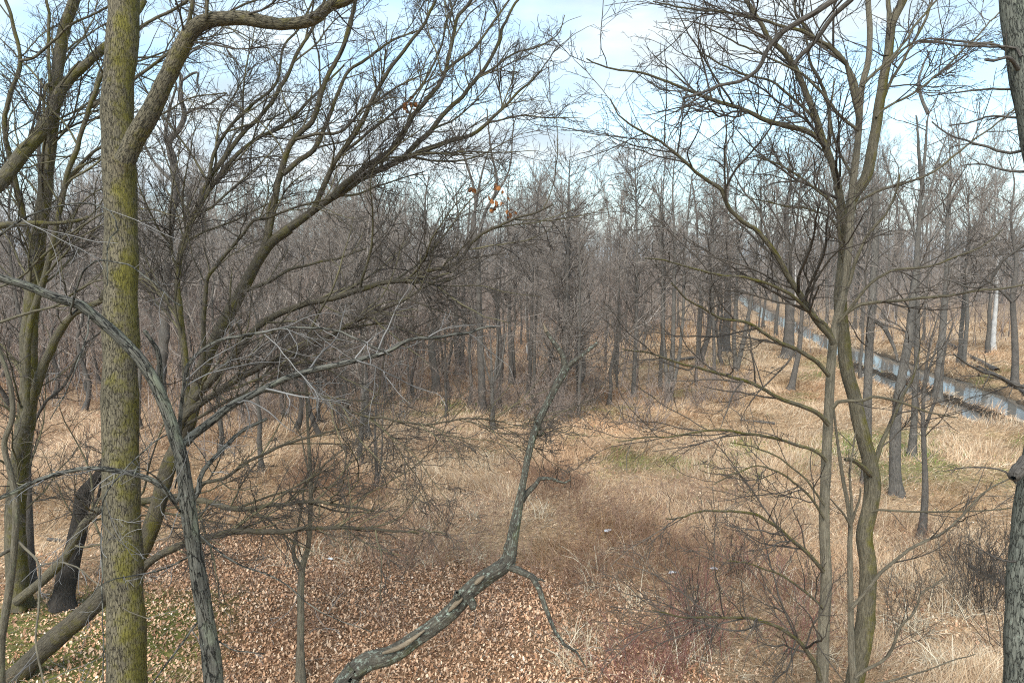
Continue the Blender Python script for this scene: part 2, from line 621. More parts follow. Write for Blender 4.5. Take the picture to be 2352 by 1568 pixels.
def zones(x, y):
    """weights of leaf litter, green, bramble zones on the ground"""
    n1, n2, n3 = noise2(x, y, .45, 1), noise2(x, y, .8, 2), noise2(x, y, .35, 7)
    leaf = np.clip((18.5 - y - 0.2 * np.abs(x + 1) + 4.2 * n1 + 1.5 * n2) / 3.0, 0, 1) * np.clip((3.6 - x + 1.5 * n2) / 3, 0.1, 1) * np.clip((x + 11) / 4, .35, 1)
    gl = np.clip((14.3 - y + 1.0 * n2) / 1.6, 0, 1) * np.clip((-4.9 - x + 0.8 * n1) / 1.2, 0, 1)
    gm = np.clip(n3 * 1.3 + .9 * noise2(x, y, 1.9, 8) - 0.25, 0, 1) * np.clip((y - 19) / 4, 0, 1) * np.clip((50 - y) / 8, 0, 1) * np.clip((x + 8) / 5, 0, 1) * .75
    br = np.clip(n1 * 0.8 + 0.30, 0, 1) * np.clip((y - 11) / 2, 0, 1) * np.clip((23 - y) / 4, 0, 1) * np.clip((x + 4) / 3, 0, 1) * np.clip((9 - x) / 3, 0, 1)
    br = np.maximum(br, np.clip((y - 27 + 3 * n2) / 6, 0, 1) * np.clip((10 - x) / 6, 0, 1) * 0.75)
    br = np.maximum(br, np.clip((y - 21 + 2 * n2) / 5, 0, 1) * np.clip((-6 - x) / 6, 0, 1) * 0.6)
    return leaf, np.maximum(gl, gm), br


lw, gw, bw = zones(GX, GY)
bd = brook_dist(GX, GY)
mud = np.clip((1.1 - bd - .5 * noise2(GX, GY, .9, 3)) / 0.8, 0, 1)
v_ = noise2(GX, GY, 1.4, 5)[..., None]
straw = np.array([.44, .315, .195]) * (1 + .2 * v_)
gc = straw
for wt, c in ((bw * .8, (.36, .25, .175)), (lw, (.24, .145, .085)), (gw * .75, (.12, .16, .03)), (mud, (.05, .042, .032))):
    gc = gc * (1 - wt[..., None]) + np.array(c) * wt[..., None]
far = np.clip((np.hypot(GX, GY) - 70) / 60, 0, 1)[..., None]
gc = gc * (1 - far * .8) + np.array([.20, .16, .13]) * far * .8
M_GROUND, t, p = mat("meadow soil")
at = nd(t, "ShaderNodeAttribute", attribute_name="col")
geo = nd(t, "ShaderNodeNewGeometry")
n1 = nd(t, "ShaderNodeTexNoise", Scale=5.0, Detail=8.0, Roughness=0.75)
t.links.new(geo.outputs['Position'], n1.inputs['Vector'])
n2 = nd(t, "ShaderNodeTexVoronoi", Scale=16.0)
t.links.new(geo.outputs['Position'], n2.inputs['Vector'])
c = mixc(t, 1.0, at.outputs['Color'], ramp(t, n1.outputs['Fac'], .3, .7, (.35, .33, .31), (1.35, 1.3, 1.2)), 'MULTIPLY')
c = mixc(t, .6, c, mixc(t, 1.0, c, ramp(t, n2.outputs['Color'], .1, .9, (.45, .43, .4), (1.4, 1.3, 1.2)), 'MULTIPLY'))
t.links.new(c, p.inputs['Base Color'])
bp = nd(t, "ShaderNodeBump", Strength=0.8, Distance=0.08)
t.links.new(n1.outputs['Fac'], bp.inputs['Height'])
t.links.new(bp.outputs[0], p.inputs['Normal'])
me = mesh_from("ground", np.c_[GX.ravel(), GY.ravel(), GZ.ravel()], gq, None, gc.reshape(-1, 3))
me.materials.append(M_GROUND)
ground = bpy.data.objects.new("ground", me)
COL.objects.link(ground)
tag(ground, kind="structure", label="wet meadow floor under dry grass and fallen leaves")

M_WATER, t, p = mat("still brook water")
p.inputs['Base Color'].default_value = (.11, .105, .09, 1)
p.inputs['Roughness'].default_value = 0.06
p.inputs['IOR'].default_value = 1.33
p.inputs['Specular IOR Level'].default_value = 0.5
geo = nd(t, "ShaderNodeNewGeometry")
n1 = nd(t, "ShaderNodeTexNoise", Scale=2.5, Detail=3.0)
t.links.new(geo.outputs['Position'], n1.inputs['Vector'])
bp = nd(t, "ShaderNodeBump", Strength=0.06, Distance=0.05)
t.links.new(n1.outputs['Fac'], bp.inputs['Height'])
t.links.new(bp.outputs[0], p.inputs['Normal'])
wm = MB()
q = _BC[::2]
tg = unit(np.gradient(q[:, :2], axis=0))
nr = np.c_[-tg[:, 1], tg[:, 0]]
hw = (q[:, 3] * .5 + .9)[:, None]
a_, b_ = q[:, :2] - nr * hw, q[:, :2] + nr * hw
n = len(q)
wv = np.vstack([np.c_[a_, np.full(n, -.38)], np.c_[b_, np.full(n, -.38)]])
j = np.arange(n - 1)
wm.add(wv, np.stack([j, j + 1, j + 1 + n, j + n], 1))
brook = wm.build("brook_water", M_WATER, smooth=True)
tag(brook, kind="structure", label="still brook winding through the wet meadow, mirroring the pale sky")

# ------------------------------------------------------------------ grass and leaf litter (beyond counting)
rg = np.random.default_rng(77)


def scatter(n, y0, y1, pw, xm=0.80, pad=3.0):
    """points over the seen meadow, thinning with distance"""
    u = rg.random(n)
    e = 2 - pw
    y = (y0 ** e + u * (y1 ** e - y0 ** e)) ** (1 / e)
    x = (rg.random(n) * 2 - 1) * (xm * y + pad)
    return x, y


def blades(mb, x, y, length, width, lean, colr, seg=3, curl=0.5, z=None, comb=False):
    n = len(x)
    z = terrain(x, y) if z is None else z
    az = 3.4 * noise2(x, y, .32, 71) + rg.normal(size=n) * .85 if comb else rg.uniform(0, 6.283, n)
    dirx, diry = np.cos(az), np.sin(az)
    P = np.zeros((n, seg, 3))
    P[:, 0] = np.c_[x, y, z - .01]
    ang = lean
    st = length / (seg - 1)
    for k in range(1, seg):
        P[:, k, 0] = P[:, k - 1, 0] + dirx * np.sin(ang) * st
        P[:, k, 1] = P[:, k - 1, 1] + diry * np.sin(ang) * st
        P[:, k, 2] = P[:, k - 1, 2] + np.cos(ang) * st
        ang = ang + curl * rg.uniform(.2, 1.2, n)
    P[:, 1:, 2] = np.maximum(P[:, 1:, 2], (z + .012)[:, None])
    az2 = az + math.pi / 2 + rg.normal(size=n) * .5
    wv = np.stack([np.cos(az2), np.sin(az2), rg.normal(size=n) * .35], -1)[:, None] * (width[:, None] * np.linspace(1, .25, seg)[None])[..., None]
    V = np.stack([P - wv, P + wv], 2)
    i = np.arange(n * seg * 2).reshape(n, seg, 2)
    Q = np.stack([i[:, :-1, 0], i[:, :-1, 1], i[:, 1:, 1], i[:, 1:, 0]], -1).reshape(-1, 4)
    C = np.repeat(colr, seg * 2, axis=0)
    mb.add(V.reshape(-1, 3), Q, V.reshape(-1, 3), C)


PAL = np.array([(.58, .41, .245), (.51, .34, .195), (.63, .48, .315), (.38, .235, .13), (.71, .58, .41), (.29, .175, .10)])
GREENS = np.array([(.13, .20, .025), (.20, .24, .05), (.09, .15, .02)])
GRASS_N = 620000
x, y = scatter(GRASS_N, 8.5, 75, 1.55)
lw, gw, bw = zones(x, y)
bd = brook_dist(x, y)
tus = noise2(x, y, 1.6, 21)
keep = ((bd + .5 * noise2(x, y, .9, 3) > .35) | (bar_dist(x, y) < .38)) & (rg.random(len(x)) > lw * .86 * (1 - .7 * np.clip((14.3 - y) / 2, 0, 1) * np.clip((-4.9 - x) / 1.2, 0, 1)))
x, y, lw, gw, bw, tus = [a[keep] for a in (x, y, lw, gw, bw, tus)]
n = len(x)
ci = rg.choice(6, n, p=[.26, .22, .18, .15, .09, .10])
C = PAL[ci] * rg.uniform(.62, 1.16, (n, 1))
cn = noise2(x, y, .5, 31)[:, None]
c2 = noise2(x, y, 1.1, 33)[:, None]
C = C * (1 + .17 * cn + .12 * c2) * (1 + np.clip(noise2(x, y, .4, 35) - .1, 0, 1)[:, None] * np.array([-.06, -.22, -.32]))
brn = (rg.random(n) < bw * .55)
C[brn] = np.array([.34, .205, .13]) * rg.uniform(.7, 1.3, (brn.sum(), 1))
grn = rg.random(n) < gw * .75
C[grn] = GREENS[rg.integers(0, 3, grn.sum())] * rg.uniform(.8, 1.3, (grn.sum(), 1))
ln = (.14 + .28 * rg.random(n)) * (1 + .9 * np.clip(tus, -.7, 1)) * np.where(grn, .5, 1) * np.where(lw > .3, .7, 1)
lean = np.where(tus > .35, rg.uniform(.2, 1.1, n), rg.uniform(.7, 1.5, n))
width = (.0028 + .0019 * rg.random(n)) * np.clip(y / 14, .8, 4.2)
gm = MB()
blades(gm, x, y, ln, width, lean, C, comb=True)
grass = gm.build("dry_grass", M_GRASS, smooth=False, colors=True)
tag(grass, kind="stuff", label="matted straw coloured dry grass over the meadow", cat="grass")

# fallen oak leaves: small cupped quads in pairs, lying in every direction
x, y = scatter(560000, 8.0, 30, .9)
lw, gw, bw = zones(x, y)
keep = rg.random(len(x)) < np.clip(lw * (1 - .45 * gw) + .05, 0, 1)
x, y = x[keep], y[keep]
n = len(x)
LC = np.array([(.44, .26, .15), (.55, .37, .235), (.34, .18, .095), (.62, .46, .32), (.22, .12, .07), (.68, .56, .43)])
C = LC[rg.choice(6, n, p=[.33, .27, .19, .06, .135, .015])] * rg.uniform(.75, 1.2, (n, 1)) * (1.2 + .28 * noise2(x, y, 1.0, 51) + .16 * noise2(x, y, 2.6, 52))[:, None]
a = rg.uniform(0, 6.283, n)
sz = .010 + .024 * rg.random(n) ** 1.6
u = np.stack([np.cos(a), np.sin(a), rg.normal(size=n) * .7], -1) * sz[:, None]
v = np.stack([-np.sin(a), np.cos(a), rg.normal(size=n) * .8], -1) * (sz * rg.uniform(.45, .75, n))[:, None]
cz = np.abs(rg.normal(size=n)) * .02 + .012
ctr = np.c_[x, y, terrain(x, y) + cz]
fold = np.array([0, 0, 1.0])[None] * (sz * rg.uniform(-.1, .5, n))[:, None]
V = np.stack([ctr - u, ctr - u * .25 + v + fold, ctr + u, ctr + u * .1, ctr - u * .2 - v + fold], 1)
V = np.stack([ctr - u, ctr - u * .1 - v + fold, ctr + u * .55 - v * .7 + fold, ctr + u, ctr + u * .55 + v * .7 + fold, ctr - u * .1 + v + fold], 1)
i = np.arange(n * 6).reshape(n, 6)
Q = np.concatenate([i[:, [0, 1, 2, 3]], i[:, [0, 3, 4, 5]]])
lm = MB()
lm.add(V.reshape(-1, 3), Q, V.reshape(-1, 3), np.repeat(C, 6, axis=0))
litter = lm.build("leaf_litter", M_LEAF, smooth=False, colors=True)
tag(litter, kind="stuff", label="brown fallen oak leaves covering the near slope", cat="leaves")

# sticks lying in the litter and grass
n = 5200
x, y = scatter(n, 8.5, 26, .9)
ok = brook_dist(x, y) > .6
x, y = x[ok], y[ok]
n = len(x)
a = rg.uniform(0, 6.283, n)
ls = .08 + .55 * rg.random(n) ** 2.2
P = np.zeros((n, 4, 3))
a2 = a.copy()
P[:, 0] = np.c_[x, y, terrain(x, y) + .02]
for k in range(1, 4):
    a2 = a2 + rg.normal(size=n) * .25
    P[:, k, 0] = P[:, k - 1, 0] + np.cos(a2) * ls / 3
    P[:, k, 1] = P[:, k - 1, 1] + np.sin(a2) * ls / 3
    P[:, k, 2] = terrain(P[:, k, 0], P[:, k, 1]) + .02 + rg.random(n) * .06
sk = MB()
sk.tubes(P, np.full((n, 4), 1.0) * (.0022 + .0055 * rg.random((n, 1)) ** 2) * np.linspace(1, .6, 4)[None], 4)
o = sk.build("forest_litter", twig_mat("fallen stick", (.05, .04, .032), (.36, .31, .25), .9))
tag(o, kind="stuff", label="small fallen sticks scattered in leaves and grass", cat="sticks")

# ------------------------------------------------------------------ near trees, traced trunk by trunk
def lv(dens, ang, ratio, K, **k):
    return dict(dens=dens, ang=ang, ratio=ratio, K=K, **k)


def leaf_tuft(pts, seed, size=.045):
    """cluster of dead leaves still hanging on a twig"""
    def f(root, base):
        r = np.random.default_rng(seed)
        for (cx, cy, d, cnt, spread) in pts:
            c0 = px(cx, cy, d)
            mb = MB()
            ctr = c0 + r.normal(size=(cnt, 3)) * spread
            u = unit(r.normal(size=(cnt, 3)) + np.array([0, 0, -.7]))
            v = unit(np.cross(u, r.normal(size=(cnt, 3))))
            sz = r.uniform(.7, 1.35, (cnt, 1)) * size
            u, v = u * sz, v * sz * .75
            nrm = np.cross(unit(u), unit(v)) * sz * .3
            V = np.stack([ctr - u, ctr - u * .1 - v + nrm, ctr + u * .55 - v * .7 + nrm, ctr + u, ctr + u * .55 + v * .7 + nrm, ctr - u * .1 + v + nrm], 1)
            i = np.arange(cnt * 6).reshape(cnt, 6)
            C = np.array([.27, .105, .03]) * r.uniform(.6, 1.25, (cnt, 1))
            mb.add(V.reshape(-1, 3), np.concatenate([i[:, [0, 1, 2, 3]], i[:, [0, 3, 4, 5]]]), V.reshape(-1, 3), np.repeat(C, 6, axis=0))
            mb.build("leaf_cluster", M_LEAF, root, base, smooth=False, colors=True)
    return f


# A: the big mossy trunk
tA = to_ground(T_([(292, 1568), (290, 1440), (284, 1320), (281, 1200), (277, 1060), (275, 900), (277, 760), (277, 620), (277, 480), (275, 400), (272, 330),
                   (268, 250), (274, 160), (284, 60), (286, -40), (292, -260), (300, -520)], 8.7, 9.3, 84, 58))
tA[-3:, 3] *= [1, .8, .5]
A_l = [T_([(286, 372), (304, 330), (330, 287), (362, 225), (388, 172), (408, 128), (428, 88), (452, 60), (486, 46), (530, 41), (580, 45), (640, 57), (690, 54),
           (730, 40), (762, 14), (800, 2), (850, -30), (930, -90)], 8.75, 8.2, 46, 18),
       T_([(385, 185), (392, 140), (408, 105), (425, 82), (434, 62), (440, 20), (446, -60)], 8.6, 8.4, 15, 7),
       T_([(470, 46), (476, 30), (476, 0), (470, -60)], 8.4, 8.3, 9, 5)]
tree("mossy_tree", "thick upright mossy trunk at the left with one limb sweeping up to the right", tA, A_l,
     (M_MOSSY, M_MOSSY, M_TWIG, M_TWIG), 101,
     [lv(3.2, 45, .32, 9, up=.03, wig=.16, lmax=1.5, t0=.3, tip=.003), lv(8, 42, .5, 6, wig=.18, tip=.0026, lmax=.7), lv(10, 40, .5, 4, wig=.2, tip=.0022, lmin=.06), lv(9, 40, .5, 3, wig=.2, tip=.002, lmin=.06)],
     sides=30, flare=.4, lump=.045, limb_sides=14)

# B: grey flaky ironwood with long level boughs
tB = to_ground(T_([(492, 1568), (482, 1480), (466, 1380), (449, 1280), (434, 1180), (424, 1100), (415, 1042), (402, 1004), (391, 965), (374, 920), (352, 872), (322, 826),
                   (285, 786), (240, 745), (205, 716), (185, 700), (150, 690), (110, 676), (60, 655), (0, 638), (-80, 610), (-180, 560)], 6.6, 5.6, 40, 15))
B_l = [T_([(424, 1020), (438, 1003), (468, 978), (495, 956), (530, 930), (560, 915), (590, 900), (632, 880), (660, 868), (700, 857), (735, 846), (784, 834), (836, 824), (880, 812),
           (906, 800), (930, 787), (960, 779), (1011, 774), (1081, 763), (1110, 752), (1140, 752)], 6.5, 7.6, 21, 5),
       T_([(391, 960), (380, 930), (372, 905), (368, 870), (366, 830), (362, 803), (345, 778), (330, 758)], 6.4, 6.1, 16, 9),
       T_([(412, 1010), (418, 940), (424, 880), (432, 842), (455, 813), (480, 792), (507, 778), (550, 770), (595, 764), (630, 757), (665, 750), (710, 752), (784, 760),
           (850, 790), (900, 815)], 6.4, 6.0, 10, 4),
       T_([(420, 1130), (405, 1152), (385, 1130), (362, 1108), (325, 1092), (310, 1088), (270, 1080), (230, 1077), (180, 1080), (130, 1092), (80, 1107), (40, 1126), (0, 1145), (-60, 1170)], 6.6, 5.9, 13, 9),
       T_([(441, 1150), (455, 1138), (458, 1096), (466, 1080), (480, 1064), (497, 1048), (512, 1032), (528, 1015), (560, 988), (590, 972), (612, 960)], 6.6, 7.0, 13, 7),
       T_([(400, 990), (380, 1000), (355, 1013), (330, 1035), (300, 1060), (268, 1100), (240, 1150), (234, 1210), (231, 1290), (234, 1380), (236, 1480), (238, 1565)], 6.5, 5.0, 4, 2.5),
       T_([(-60, 616), (0, 540), (70, 492), (168, 466), (241, 476), (262, 500), (267, 535), (251, 550), (247, 600), (245, 655)], 5.75, 5.1, 6, 2.5),
       T_([(442, 1230), (425, 1190), (405, 1160), (380, 1128), (360, 1098), (338, 1080), (318, 1072), (312, 1090)], 6.6, 5.4, 6, 3),
       T_([(470, 1420), (455, 1425), (442, 1440), (415, 1480), (385, 1520), (350, 1570), (320, 1610)], 6.7, 5.6, 5, 3),
       T_([(476, 1460), (500, 1470), (530, 1488), (570, 1496), (610, 1498)], 6.7, 6.4, 4, 2),
       T_([(190, 700), (160, 720), (185, 640), (205, 610), (230, 596), (262, 598), (300, 612), (350, 645), (420, 700)], 6.0, 5.0, 5, 3),
       T_([(205, 716), (200, 760), (180, 830), (150, 905), (120, 960)], 5.9, 5.2, 4, 2),
       T_([(402, 1120), (420, 1040), (436, 1010), (455, 1030), (475, 1060), (490, 1090)], 6.5, 6.0, 4, 2),
       T_([(438, 1200), (470, 1240), (540, 1290), (640, 1330), (700, 1380), (780, 1420), (850, 1450)], 6.7, 6.3, 5, 2),
       T_([(448, 1270), (410, 1290), (360, 1310), (300, 1320), (235, 1340), (210, 1370)], 6.6, 5.5, 5, 2)]
tree("ironwood_tree", "leaning grey flaky barked ironwood whose stem bends left across the big mossy trunk", tB, B_l,
     (M_FLAKY, M_FLAKY, M_TWIGPALE, M_TWIGPALE), 102,
     [lv(4.2, 46, .4, 10, up=-.005, wig=.12, lmax=1.3, tip=.0022, t0=.15, rr=.4, taper=.8), lv(7.0, 45, .5, 7, up=-.02, wig=.16, lmax=.8, tip=.0019), lv(8, 40, .5, 5, wig=.2, tip=.0016, lmin=.08, lmax=.35), lv(7, 40, .5, 3, wig=.2, tip=.0014, lmin=.05, lmax=.16)],
     sides=22, lump=.07, flare=.4)

# C/D: dark leaning tree whose crown sweeps up to the right
tD = T_([(12, 1578), (60, 1530), (125, 1468), (190, 1412), (245, 1360), (290, 1312), (335, 1245), (362, 1165), (383, 1085), (405, 1030), (430, 978), (450, 905), (468, 838), (492, 785), (520, 732),
         (546, 684), (570, 640), (598, 590), (625, 555), (665, 525)], 11.75, 11.6, 48, 22)
D_l = [T_([(655, 530), (690, 505), (721, 482), (750, 462), (784, 441), (836, 406), (880, 386), (924, 367), (980, 343), (1043, 322), (1092, 304), (1134, 269), (1162, 241), (1190, 212), (1221, 186), (1245, 160)], 11.6, 12.6, 20, 4),
       T_([(610, 570), (620, 520), (637, 430), (650, 380), (665, 335), (690, 302), (717, 280), (735, 225), (752, 175), (770, 145), (790, 105), (808, 40), (822, -20), (840, -100)], 11.6, 11.2, 16, 8),
       T_([(650, 400), (685, 370), (717, 348), (745, 297), (762, 250), (777, 210), (800, 165), (850, 130), (900, 95), (960, 70)], 11.4, 12.2, 13, 4),
       T_([(765, 455), (784, 430), (815, 405), (843, 380), (880, 358), (906, 336), (930, 300), (952, 262), (975, 235), (990, 217), (1010, 190), (1022, 168), (1030, 130), (1040, 87), (1050, 40), (1082, 0), (1110, -50)], 11.7, 12.0, 15, 6),
       T_([(905, 376), (930, 358), (960, 325), (987, 304), (1029, 252), (1060, 225), (1074, 206), (1092, 182), (1120, 145), (1134, 122), (1148, 87), (1155, 63), (1180, 15), (1210, -40)], 12.0, 12.8, 13, 5),
       T_([(1024, 163), (1050, 140), (1081, 119), (1100, 100), (1116, 77), (1135, 50), (1150, 30), (1175, -10)], 12.0, 12.4, 8, 4),
       T_([(1095, 178), (1134, 157), (1160, 135), (1193, 119), (1235, 108), (1274, 85), (1290, 60), (1298, 35)], 12.4, 13.2, 6, 2),
       T_([(720, 485), (738, 440), (760, 390), (784, 350), (820, 300), (850, 240), (880, 180), (915, 130), (941, 101), (970, 60), (994, 17), (1020, -40)], 11.5, 11.0, 13, 6),
       T_([(680, 320), (720, 310), (784, 301), (830, 255), (880, 222), (930, 190), (985, 165)], 11.4, 10.6, 8, 3),
       T_([(784, 355), (840, 310), (900, 262), (945, 225), (990, 160), (1012, 110), (1030, 40), (1060, -20)], 11.9, 12.4, 7, 4),
       T_([(465, 838), (469, 790), (469, 729), (476, 645), (500, 605), (525, 575), (577, 515), (610, 500), (648, 488), (700, 470), (760, 455)], 11.4, 10.6, 12, 4),
       T_([(556, 672), (577, 663), (620, 645), (658, 624), (680, 615), (700, 610), (740, 600), (784, 590), (840, 572)], 11.5, 11.0, 9, 4),
       T_([(448, 915), (472, 888), (500, 858), (525, 831), (552, 795), (577, 765), (600, 742), (623, 729), (660, 712), (700, 698), (740, 690), (784, 680), (836, 663), (871, 652), (924, 645), (980, 621), (1036, 614), (1060, 590), (1085, 558),
           (1116, 533), (1169, 509), (1221, 491), (1270, 470)], 11.5, 9.8, 19, 4),
       T_([(405, 1005), (420, 962), (455, 930), (490, 907), (530, 880), (577, 855), (610, 838), (647, 820), (680, 804), (717, 785), (770, 764), (819, 736), (871, 712), (924, 691), (966, 666), (994, 652), (1040, 640)], 11.4, 9.8, 18, 4),
       T_([(412, 985), (480, 945), (540, 912), (595, 899), (665, 902), (735, 907), (784, 932), (830, 953), (889, 963), (976, 974), (1081, 960), (1160, 968)], 11.4, 9.4, 8, 3),
       T_([(310, 1325), (336, 1297), (358, 1280), (385, 1264), (427, 1247), (465, 1236), (525, 1222), (577, 1219), (647, 1221), (717, 1213), (784, 1211), (854, 1215), (900, 1220), (960, 1224)], 11.3, 9.6, 20, 4),
       T_([(392, 1140), (444, 1128), (465, 1110), (518, 1096), (560, 1065), (612, 1040), (658, 1019), (720, 1000), (790, 985), (850, 970)], 11.2, 10.2, 10, 3),
       T_([(588, 600), (605, 560), (615, 500), (620, 470), (632, 440)], 11.6, 11.9, 9, 5),
       T_([(430, 950), (425, 830), (415, 740), (408, 640), (420, 560), (455, 470), (480, 410), (520, 355), (565, 300), (610, 255), (650, 190), (680, 130), (720, 60), (745, 0), (760, -50)], 11.8, 13.0, 17, 6),
       T_([(452, 475), (500, 410), (540, 360), (595, 315), (640, 295), (690, 250), (740, 200), (790, 150)], 12.2, 13.4, 12, 4),
       T_([(480, 410), (492, 350), (530, 290), (580, 240), (635, 190), (650, 110), (690, 60), (720, 0)], 12.3, 13.0, 9, 4)]
tree("leaning_tree", "dark mossy tree leaning up from the bottom left corner, crown sweeping right over the clearing", tD, D_l,
     (M_DARKMOSS, M_DARKMOSS, M_TWIGMOSS, M_TWIG), 103,
     [lv(3.3, 35, .40, 12, up=.02, wig=.11, lmax=2.3, tip=.0036, t0=.1), lv(8.5, 38, .48, 7, up=.02, wig=.16, lmax=1.1, tip=.0031),
      lv(10, 42, .5, 5, up=.02, wig=.24, lmin=.12, lmax=.5, tip=.0028), lv(9, 40, .5, 3, wig=.2, lmin=.08, lmax=.22, tip=.0026)],
     sides=24, lump=.07, flare=.25, limb_sides=10,
     extra=leaf_tuft([(1142, 432, 11.6, 5, .05), (1140, 468, 11.6, 9, .08), (1172, 488, 11.6, 5, .05), (945, 252, 12, 9, .07), (938, 246, 12, 4, .05), (1088, 435, 11.5, 3, .04)], 5, .05))

# E: multi-stemmed tree at the left edge
tE = T_([(45, 1395), (40, 1330), (36, 1264), (37, 1160), (49, 1035), (60, 960), (66, 880), (66, 785), (74, 690), (84, 600), (92, 520), (104, 440), (106, 400), (116, 320), (122, 262), (130, 200), (134, 150), (147, 70), (171, 0),
         (190, -70)], 14.2, 13.0, 44, 22)
E_l = [T_([(-70, 480), (0, 420), (30, 380), (52, 350), (80, 322), (105, 290), (122, 250), (140, 210), (165, 178), (196, 150), (225, 122), (252, 98), (300, 50), (330, 0)], 12.0, 13.2, 36, 14),
       T_([(40, 1050), (52, 990), (78, 905), (105, 830), (122, 790), (150, 740), (190, 710), (230, 690), (240, 670)], 13.8, 12.8, 28, 12),
       T_([(40, 1380), (90, 1340), (125, 1305), (152, 1275), (175, 1235), (200, 1195), (228, 1172), (280, 1160), (325, 1152), (395, 1142), (455, 1149), (490, 1156), (542, 1168), (630, 1160), (717, 1152), (784, 1160), (860, 1172)], 14.0, 10.6, 24, 5),
       T_([(60, 930), (62, 840), (70, 740), (110, 610), (150, 420), (180, 330), (205, 250), (230, 180), (270, 120), (330, 60), (400, 20), (470, -20)], 13.2, 12.0, 17, 6),
       T_([(85, 590), (60, 520), (40, 440), (20, 350), (10, 280), (25, 210), (47, 140), (30, 60), (8, -20)], 13.2, 12.4, 14, 7),
       T_([(108, 400), (114, 300), (116, 210), (110, 120), (112, 50), (105, -30)], 13, 13, 11, 6),
       T_([(46, 140), (80, 130), (130, 90), (160, 60), (240, 20), (300, -20)], 12.4, 11.5, 7, 4),
       T_([(140, 210), (105, 195), (100, 270), (115, 230), (150, 180), (180, 140)], 13, 12.4, 7, 4),
       T_([(-60, 540), (0, 520), (40, 515), (90, 512), (150, 511), (185, 505), (203, 497)], 11.6, 12.2, 18, 6),
       T_([(200, 250), (260, 215), (330, 165), (400, 110), (470, 55), (540, 20), (620, -10)], 12.6, 12.0, 9, 4),
       T_([(150, 420), (215, 350), (300, 300), (370, 262), (440, 225), (520, 215)], 13, 12.4, 8, 3),
       T_([(0, 740), (60, 720), (130, 700), (190, 660), (240, 640), (330, 640)], 12.2, 11.5, 7, 3),
       T_([(-40, 670), (40, 640), (130, 560), (190, 520), (240, 490), (330, 480), (420, 500)], 12.4, 11.2, 6, 3)]
tree("multi_stem_tree", "big mossy many stemmed tree filling the left edge with crossing limbs", tE, E_l,
     (M_MOSSY2, M_MOSSY2, M_TWIGMOSS, M_TWIG), 104,
     [lv(3.0, 44, .38, 10, up=.02, wig=.14, lmax=2.4, tip=.0038, t0=.1), lv(6.5, 42, .45, 7, up=.02, wig=.17, lmax=1.0, tip=.003), lv(7, 42, .48, 4, wig=.2, lmin=.1, lmax=.45, tip=.0026), lv(5, 42, .5, 3, wig=.2, lmin=.08, lmax=.2, tip=.0024)],
     sides=20, lump=.07, flare=.4, trunk_twigs=1)

# other stems at the left edge
tree("pale_tree", "slender pale grey stem in front of the mossy many stemmed tree at the left edge",
     to_ground(T_([(2, 1480), (8, 1438), (22, 1345), (34, 1240), (36, 1150), (24, 1085), (10, 1020), (28, 960), (26, 900), (14, 850), (-10, 790), (-40, 720)], 9.5, 9.0, 18, 8)),
     [T_([(34, 1235), (60, 1262), (80, 1278), (92, 1300), (90, 1370), (84, 1450), (90, 1520), (105, 1575)], 9.4, 8.6, 6, 4),
      T_([(30, 1260), (0, 1275), (-30, 1300)], 9.4, 9.0, 10, 5),
      T_([(92, 1300), (130, 1290), (170, 1300), (210, 1330), (250, 1360), (290, 1400), (340, 1420)], 9.2, 8.4, 4, 2)],
     (M_PALE, M_PALE, M_TWIGPALE, M_TWIGPALE), 105, [lv(3, 45, .4, 7, lmax=.9, tip=.002), lv(5, 42, .45, 4, wig=.2, lmax=.4, tip=.0016)], sides=14)
tree("thin_dark_tree", "thin straight dark stem just right of the many stemmed tree",
     W_([(73, 1340, 14.6, 19), (68, 1250, 14.6, 18), (64, 1140, 14.6, 17), (63, 1050, 14.6, 16), (70, 900, 14.6, 14), (66, 760, 14.6, 12), (80, 600, 14.6, 11), (92, 440, 14.6, 9), (88, 300, 14.6, 7), (96, 180, 14.6, 5)]),
     [T_([(66, 1000), (100, 930), (150, 880), (190, 800), (230, 760)], 14.6, 14, 8, 4), T_([(68, 830), (40, 700), (20, 560), (26, 430), (40, 330)], 14.6, 14.8, 8, 4)],
     (M_GREYDK, M_GREYDK, M_TWIG, M_TWIG), 106, [lv(3.4, 42, .35, 7, lmax=1.2, tip=.003), lv(5, 42, .45, 5, wig=.2, lmax=.5, tip=.0022)], sides=12, trunk_twigs=1)
tree("dead_tree", "black rotten trunk snapped off, leaning right behind the big mossy trunk",
     W_([(143, 1392, 14.2, 50), (152, 1340, 14.2, 42), (164, 1285, 14.2, 38), (178, 1220, 14.2, 36), (187, 1165, 14.2, 34), (196, 1132, 14.2, 32), (213, 1108, 14.2, 27), (233, 1082, 14.2, 22), (252, 1040, 14.2, 20), (275, 985, 14.2, 18)]),
     [T_([(192, 1150), (184, 1136), (188, 1124)], 14.2, 14.1, 22, 16), T_([(206, 1190), (222, 1150), (235, 1105)], 14.1, 14.0, 9, 6)], (M_BLACK, M_BLACK, M_TWIG, M_TWIG), 107, [], sides=16, lump=.12, capend=True)
